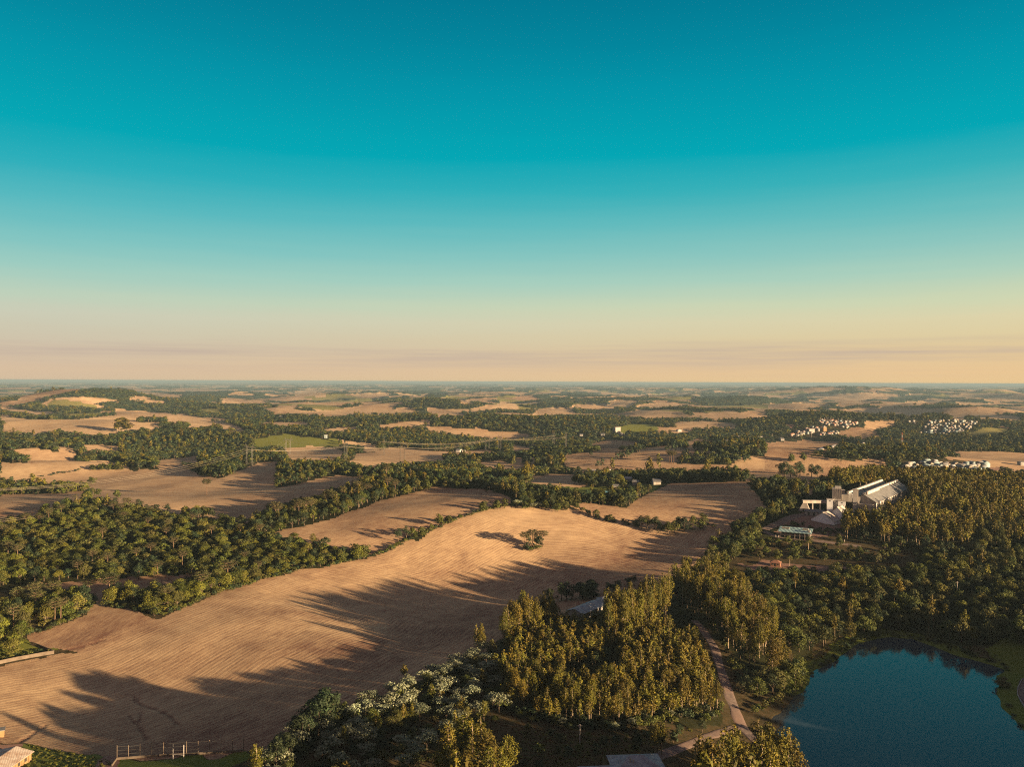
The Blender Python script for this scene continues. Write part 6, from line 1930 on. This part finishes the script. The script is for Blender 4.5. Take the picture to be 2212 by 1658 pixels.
def build_trees():
    plant()
    xs = np.array([t['x'] for t in TREES]); ys = np.array([t['y'] for t in TREES])
    zs = H(xs, ys)
    M = R_NP
    hh = np.array([BASE_H[t['k']] * t['h'] for t in TREES])
    pc = np.column_stack([xs, ys, zs + hh * .7 - EYE]) @ M
    dep = -pc[:, 2]
    sx = pc[:, 0] / np.maximum(dep, 1) * F; sy = pc[:, 1] / np.maximum(dep, 1) * F
    seen = (dep > 50) & (np.abs(sx) < W / 2 + 10) & (sy > -HH / 2 - 10)
    dq = np.hypot(xs, ys)
    big = np.where(seen, hh / np.maximum(dep, 1), -1)
    # near prototypes
    proto = {
        'light': [broad(150 + i, 0, L_LIGHT) for i in range(6)],
        'broad': [broad(100 + i, 0) for i in range(7)], 'dark': [broad(200 + i, 0, L_DARK, 10, .9) for i in range(4)],
        'euc': [euc(300 + i, 0) for i in range(11)], 'arau': [arau(400 + i, 0) for i in range(4)], 'pale': [pale(500 + i, 0) for i in range(5)],
        'bush': [bush(600 + i, 0, L_BROAD if i % 3 else L_DARK) for i in range(5)], 'palm': [palm(700 + i) for i in range(2)],
    }
    bush_me = [merged('shrub', p) for p in proto['bush']]
    far = {
        'light': [[broad(150 + i, 1, L_LIGHT) for i in range(5)], [broad(150 + i, 2, L_LIGHT) for i in range(4)]],
        'broad': [[broad(100 + i, 1) for i in range(5)], [broad(100 + i, 2) for i in range(5)]],
        'dark': [[broad(200 + i, 1, L_DARK, 10, .9) for i in range(4)], [broad(200 + i, 2, L_DARK, 10, .9) for i in range(3)]],
        'euc': [[euc(300 + i, 1) for i in range(8)], [euc(300 + i, 2) for i in range(4)]],
        'arau': [[arau(400 + i, 1) for i in range(3)]], 'pale': [[pale(500 + i, 1) for i in range(3)]],
        'bush': [[bush(600 + i, 1, L_BROAD if i % 3 else L_DARK) for i in range(4)]],
    }
    far['weed'] = [[bush(650 + i, 1, L_LIGHT) for i in range(4)]]
    r = np.random.default_rng(5)
    rest = {}
    counts = {}
    for k in NAMES:
        idx = [i for i, t in enumerate(TREES) if t['k'] == k]
        idx.sort(key=lambda i: -big[i])
        keep = [i for i in idx if big[i] > 0][:300]
        ks = set(keep)
        rest[k] = [i for i in idx if i not in ks]
        counts[k] = (len(keep), len(rest[k]))
        # who stands where within its stand, for the labels
        by = {}
        for i in keep:
            by.setdefault(TREES[i]['s'], []).append(i)
        for st, members in by.items():
            for i in members:
                t = TREES[i]
                v = int(r.integers(0, len(proto[k])))
                rz = r.uniform(0, 6.28)
                scale = (t['w'], t['w'], t['h'])
                loc = (xs[i], ys[i], zs[i])
                if k == 'bush':
                    root = obj(NAMES[k], bush_me[v], None, loc, rz, scale)
                else:
                    root = bpy.data.objects.new(NAMES[k], None)
                    COL.objects.link(root)
                    root.empty_display_size = 1.0
                    root.location = loc; root.rotation_euler = (0, 0, rz); root.scale = scale
                    pr = proto[k][v]
                    obj('trunk', pr[0], root); obj('crown', pr[1], root)
                    if len(pr) > 2:
                        obj('under_leaves', pr[2], root)
                lb = label_of(k, st, i, members, sx, dq, hh)
                tag(root, lb, CATS[k], PLURAL[k] + ' ' + PLACE[st])
    rest['weed'] = [i for i, t in enumerate(TREES) if t['k'] == 'weed']
    print('TREES', counts)
    # the rest, kind by kind, as one mass each
    hidden = lambda nm, me: bpy.data.objects.new(nm, me)
    info = {'light': ('bright_woodland', 'bright yellow green leafy trees mixed through the woods'), 'broad': ('broadleaf_woodland', 'rounded broadleaf woods filling the valleys between the stubble fields'),
            'dark': ('evergreen_woodland', 'dark evergreen trees mixed through the farther woods'),
            'euc': ('eucalyptus_woodland', 'massed golden green eucalyptus on the plantation hill and beyond'),
            'arau': ('pine_woodland', 'umbrella pines farther off'), 'pale': ('flowering_thicket', 'pale flowering trees farther off'),
            'weed': ('weeds', 'rough weeds on the plot by the pitch, the clearing and the lake bank'),
            'bush': ('undergrowth', 'low shrubs and undergrowth below the trees')}
    for k, ids in rest.items():
        if not ids or k not in info:
            continue
        groups = far[k]
        ids = np.array(ids)
        dd = np.hypot(xs[ids], ys[ids])
        sets = [ids[dd < 900], ids[dd >= 900]] if len(groups) == 2 else [ids]
        pts, rot, scl, var = [], [], [], []
        protos = []
        for g, members in zip(groups, sets):
            b = len(protos)
            protos += [hidden('tree_model', merged('tree_model', p)) for p in g]
            for i in members:
                t = TREES[i]
                pts.append((xs[i], ys[i], zs[i] - .1)); rot.append((0, 0, r.uniform(0, 6.28))); scl.append((t['w'], t['w'], t['h']))
                var.append(b + int(r.integers(0, len(g))))
        me = bpy.data.meshes.new(info[k][0])
        me.vertices.add(len(pts)); me.vertices.foreach_set('co', np.array(pts, np.float32).ravel())
        a = me.attributes.new('rot', 'FLOAT_VECTOR', 'POINT'); a.data.foreach_set('vector', np.array(rot, np.float32).ravel())
        a = me.attributes.new('scl', 'FLOAT_VECTOR', 'POINT'); a.data.foreach_set('vector', np.array(scl, np.float32).ravel())
        a = me.attributes.new('var', 'INT', 'POINT'); a.data.foreach_set('value', np.array(var, np.int32))
        o = obj(info[k][0], me)
        tag(o, info[k][1], None, None, 'stuff')
        ng = bpy.data.node_groups.new('wood', 'GeometryNodeTree')
        ng.interface.new_socket('Geometry', in_out='INPUT', socket_type='NodeSocketGeometry')
        ng.interface.new_socket('Geometry', in_out='OUTPUT', socket_type='NodeSocketGeometry')
        N, L = ng.nodes, ng.links
        gi = N.new('NodeGroupInput'); go = N.new('NodeGroupOutput'); jn = N.new('GeometryNodeJoinGeometry')
        L.new(jn.outputs[0], go.inputs[0])

        def named(nm, ty):
            q = N.new('GeometryNodeInputNamedAttribute'); q.data_type = ty; q.inputs['Name'].default_value = nm
            return q.outputs[0]
        rt, sl, vr = named('rot', 'FLOAT_VECTOR'), named('scl', 'FLOAT_VECTOR'), named('var', 'INT')
        e2r = N.new('FunctionNodeEulerToRotation'); L.new(rt, e2r.inputs[0])
        for j, p in enumerate(protos):
            oi = N.new('GeometryNodeObjectInfo'); oi.inputs['Object'].default_value = p; oi.transform_space = 'ORIGINAL'
            cp = N.new('FunctionNodeCompare'); cp.data_type = 'INT'; cp.operation = 'EQUAL'
            L.new(vr, cp.inputs[2]); cp.inputs[3].default_value = j
            ip = N.new('GeometryNodeInstanceOnPoints')
            L.new(gi.outputs[0], ip.inputs['Points']); L.new(cp.outputs[0], ip.inputs['Selection'])
            L.new(oi.outputs['Geometry'], ip.inputs['Instance'])
            L.new(e2r.outputs[0], ip.inputs['Rotation']); L.new(sl, ip.inputs['Scale'])
            L.new(ip.outputs[0], jn.inputs[0])
        md = o.modifiers.new('wood', 'NODES'); md.node_group = ng


build_trees()
# ------------------------------------------------------------------ the air
def build_haze():
    s, z0, z1 = 78000, -75.0, 124.5
    v = [(x, y, z) for z in (z0, z1) for y in (-s, s) for x in (-s, s)]
    f = [(0, 2, 3, 1), (4, 5, 7, 6), (0, 1, 5, 4), (2, 6, 7, 3), (0, 4, 6, 2), (1, 3, 7, 5)]
    m = bpy.data.materials.new('air'); m.use_nodes = True
    nt = m.node_tree; nt.nodes.clear()
    out = nt.nodes.new('ShaderNodeOutputMaterial'); pv = nt.nodes.new('ShaderNodeVolumePrincipled')
    pv.inputs['Color'].default_value = (.19, .285, .36, 1)
    pv.inputs['Density'].default_value = 6.2e-5
    nt.links.new(pv.outputs[0], out.inputs['Volume'])
    o = obj('haze', mesh_np('haze', np.array(v, float), f, m))
    tag(o, 'thin blue air over the far country', None, None, 'stuff')


build_haze()
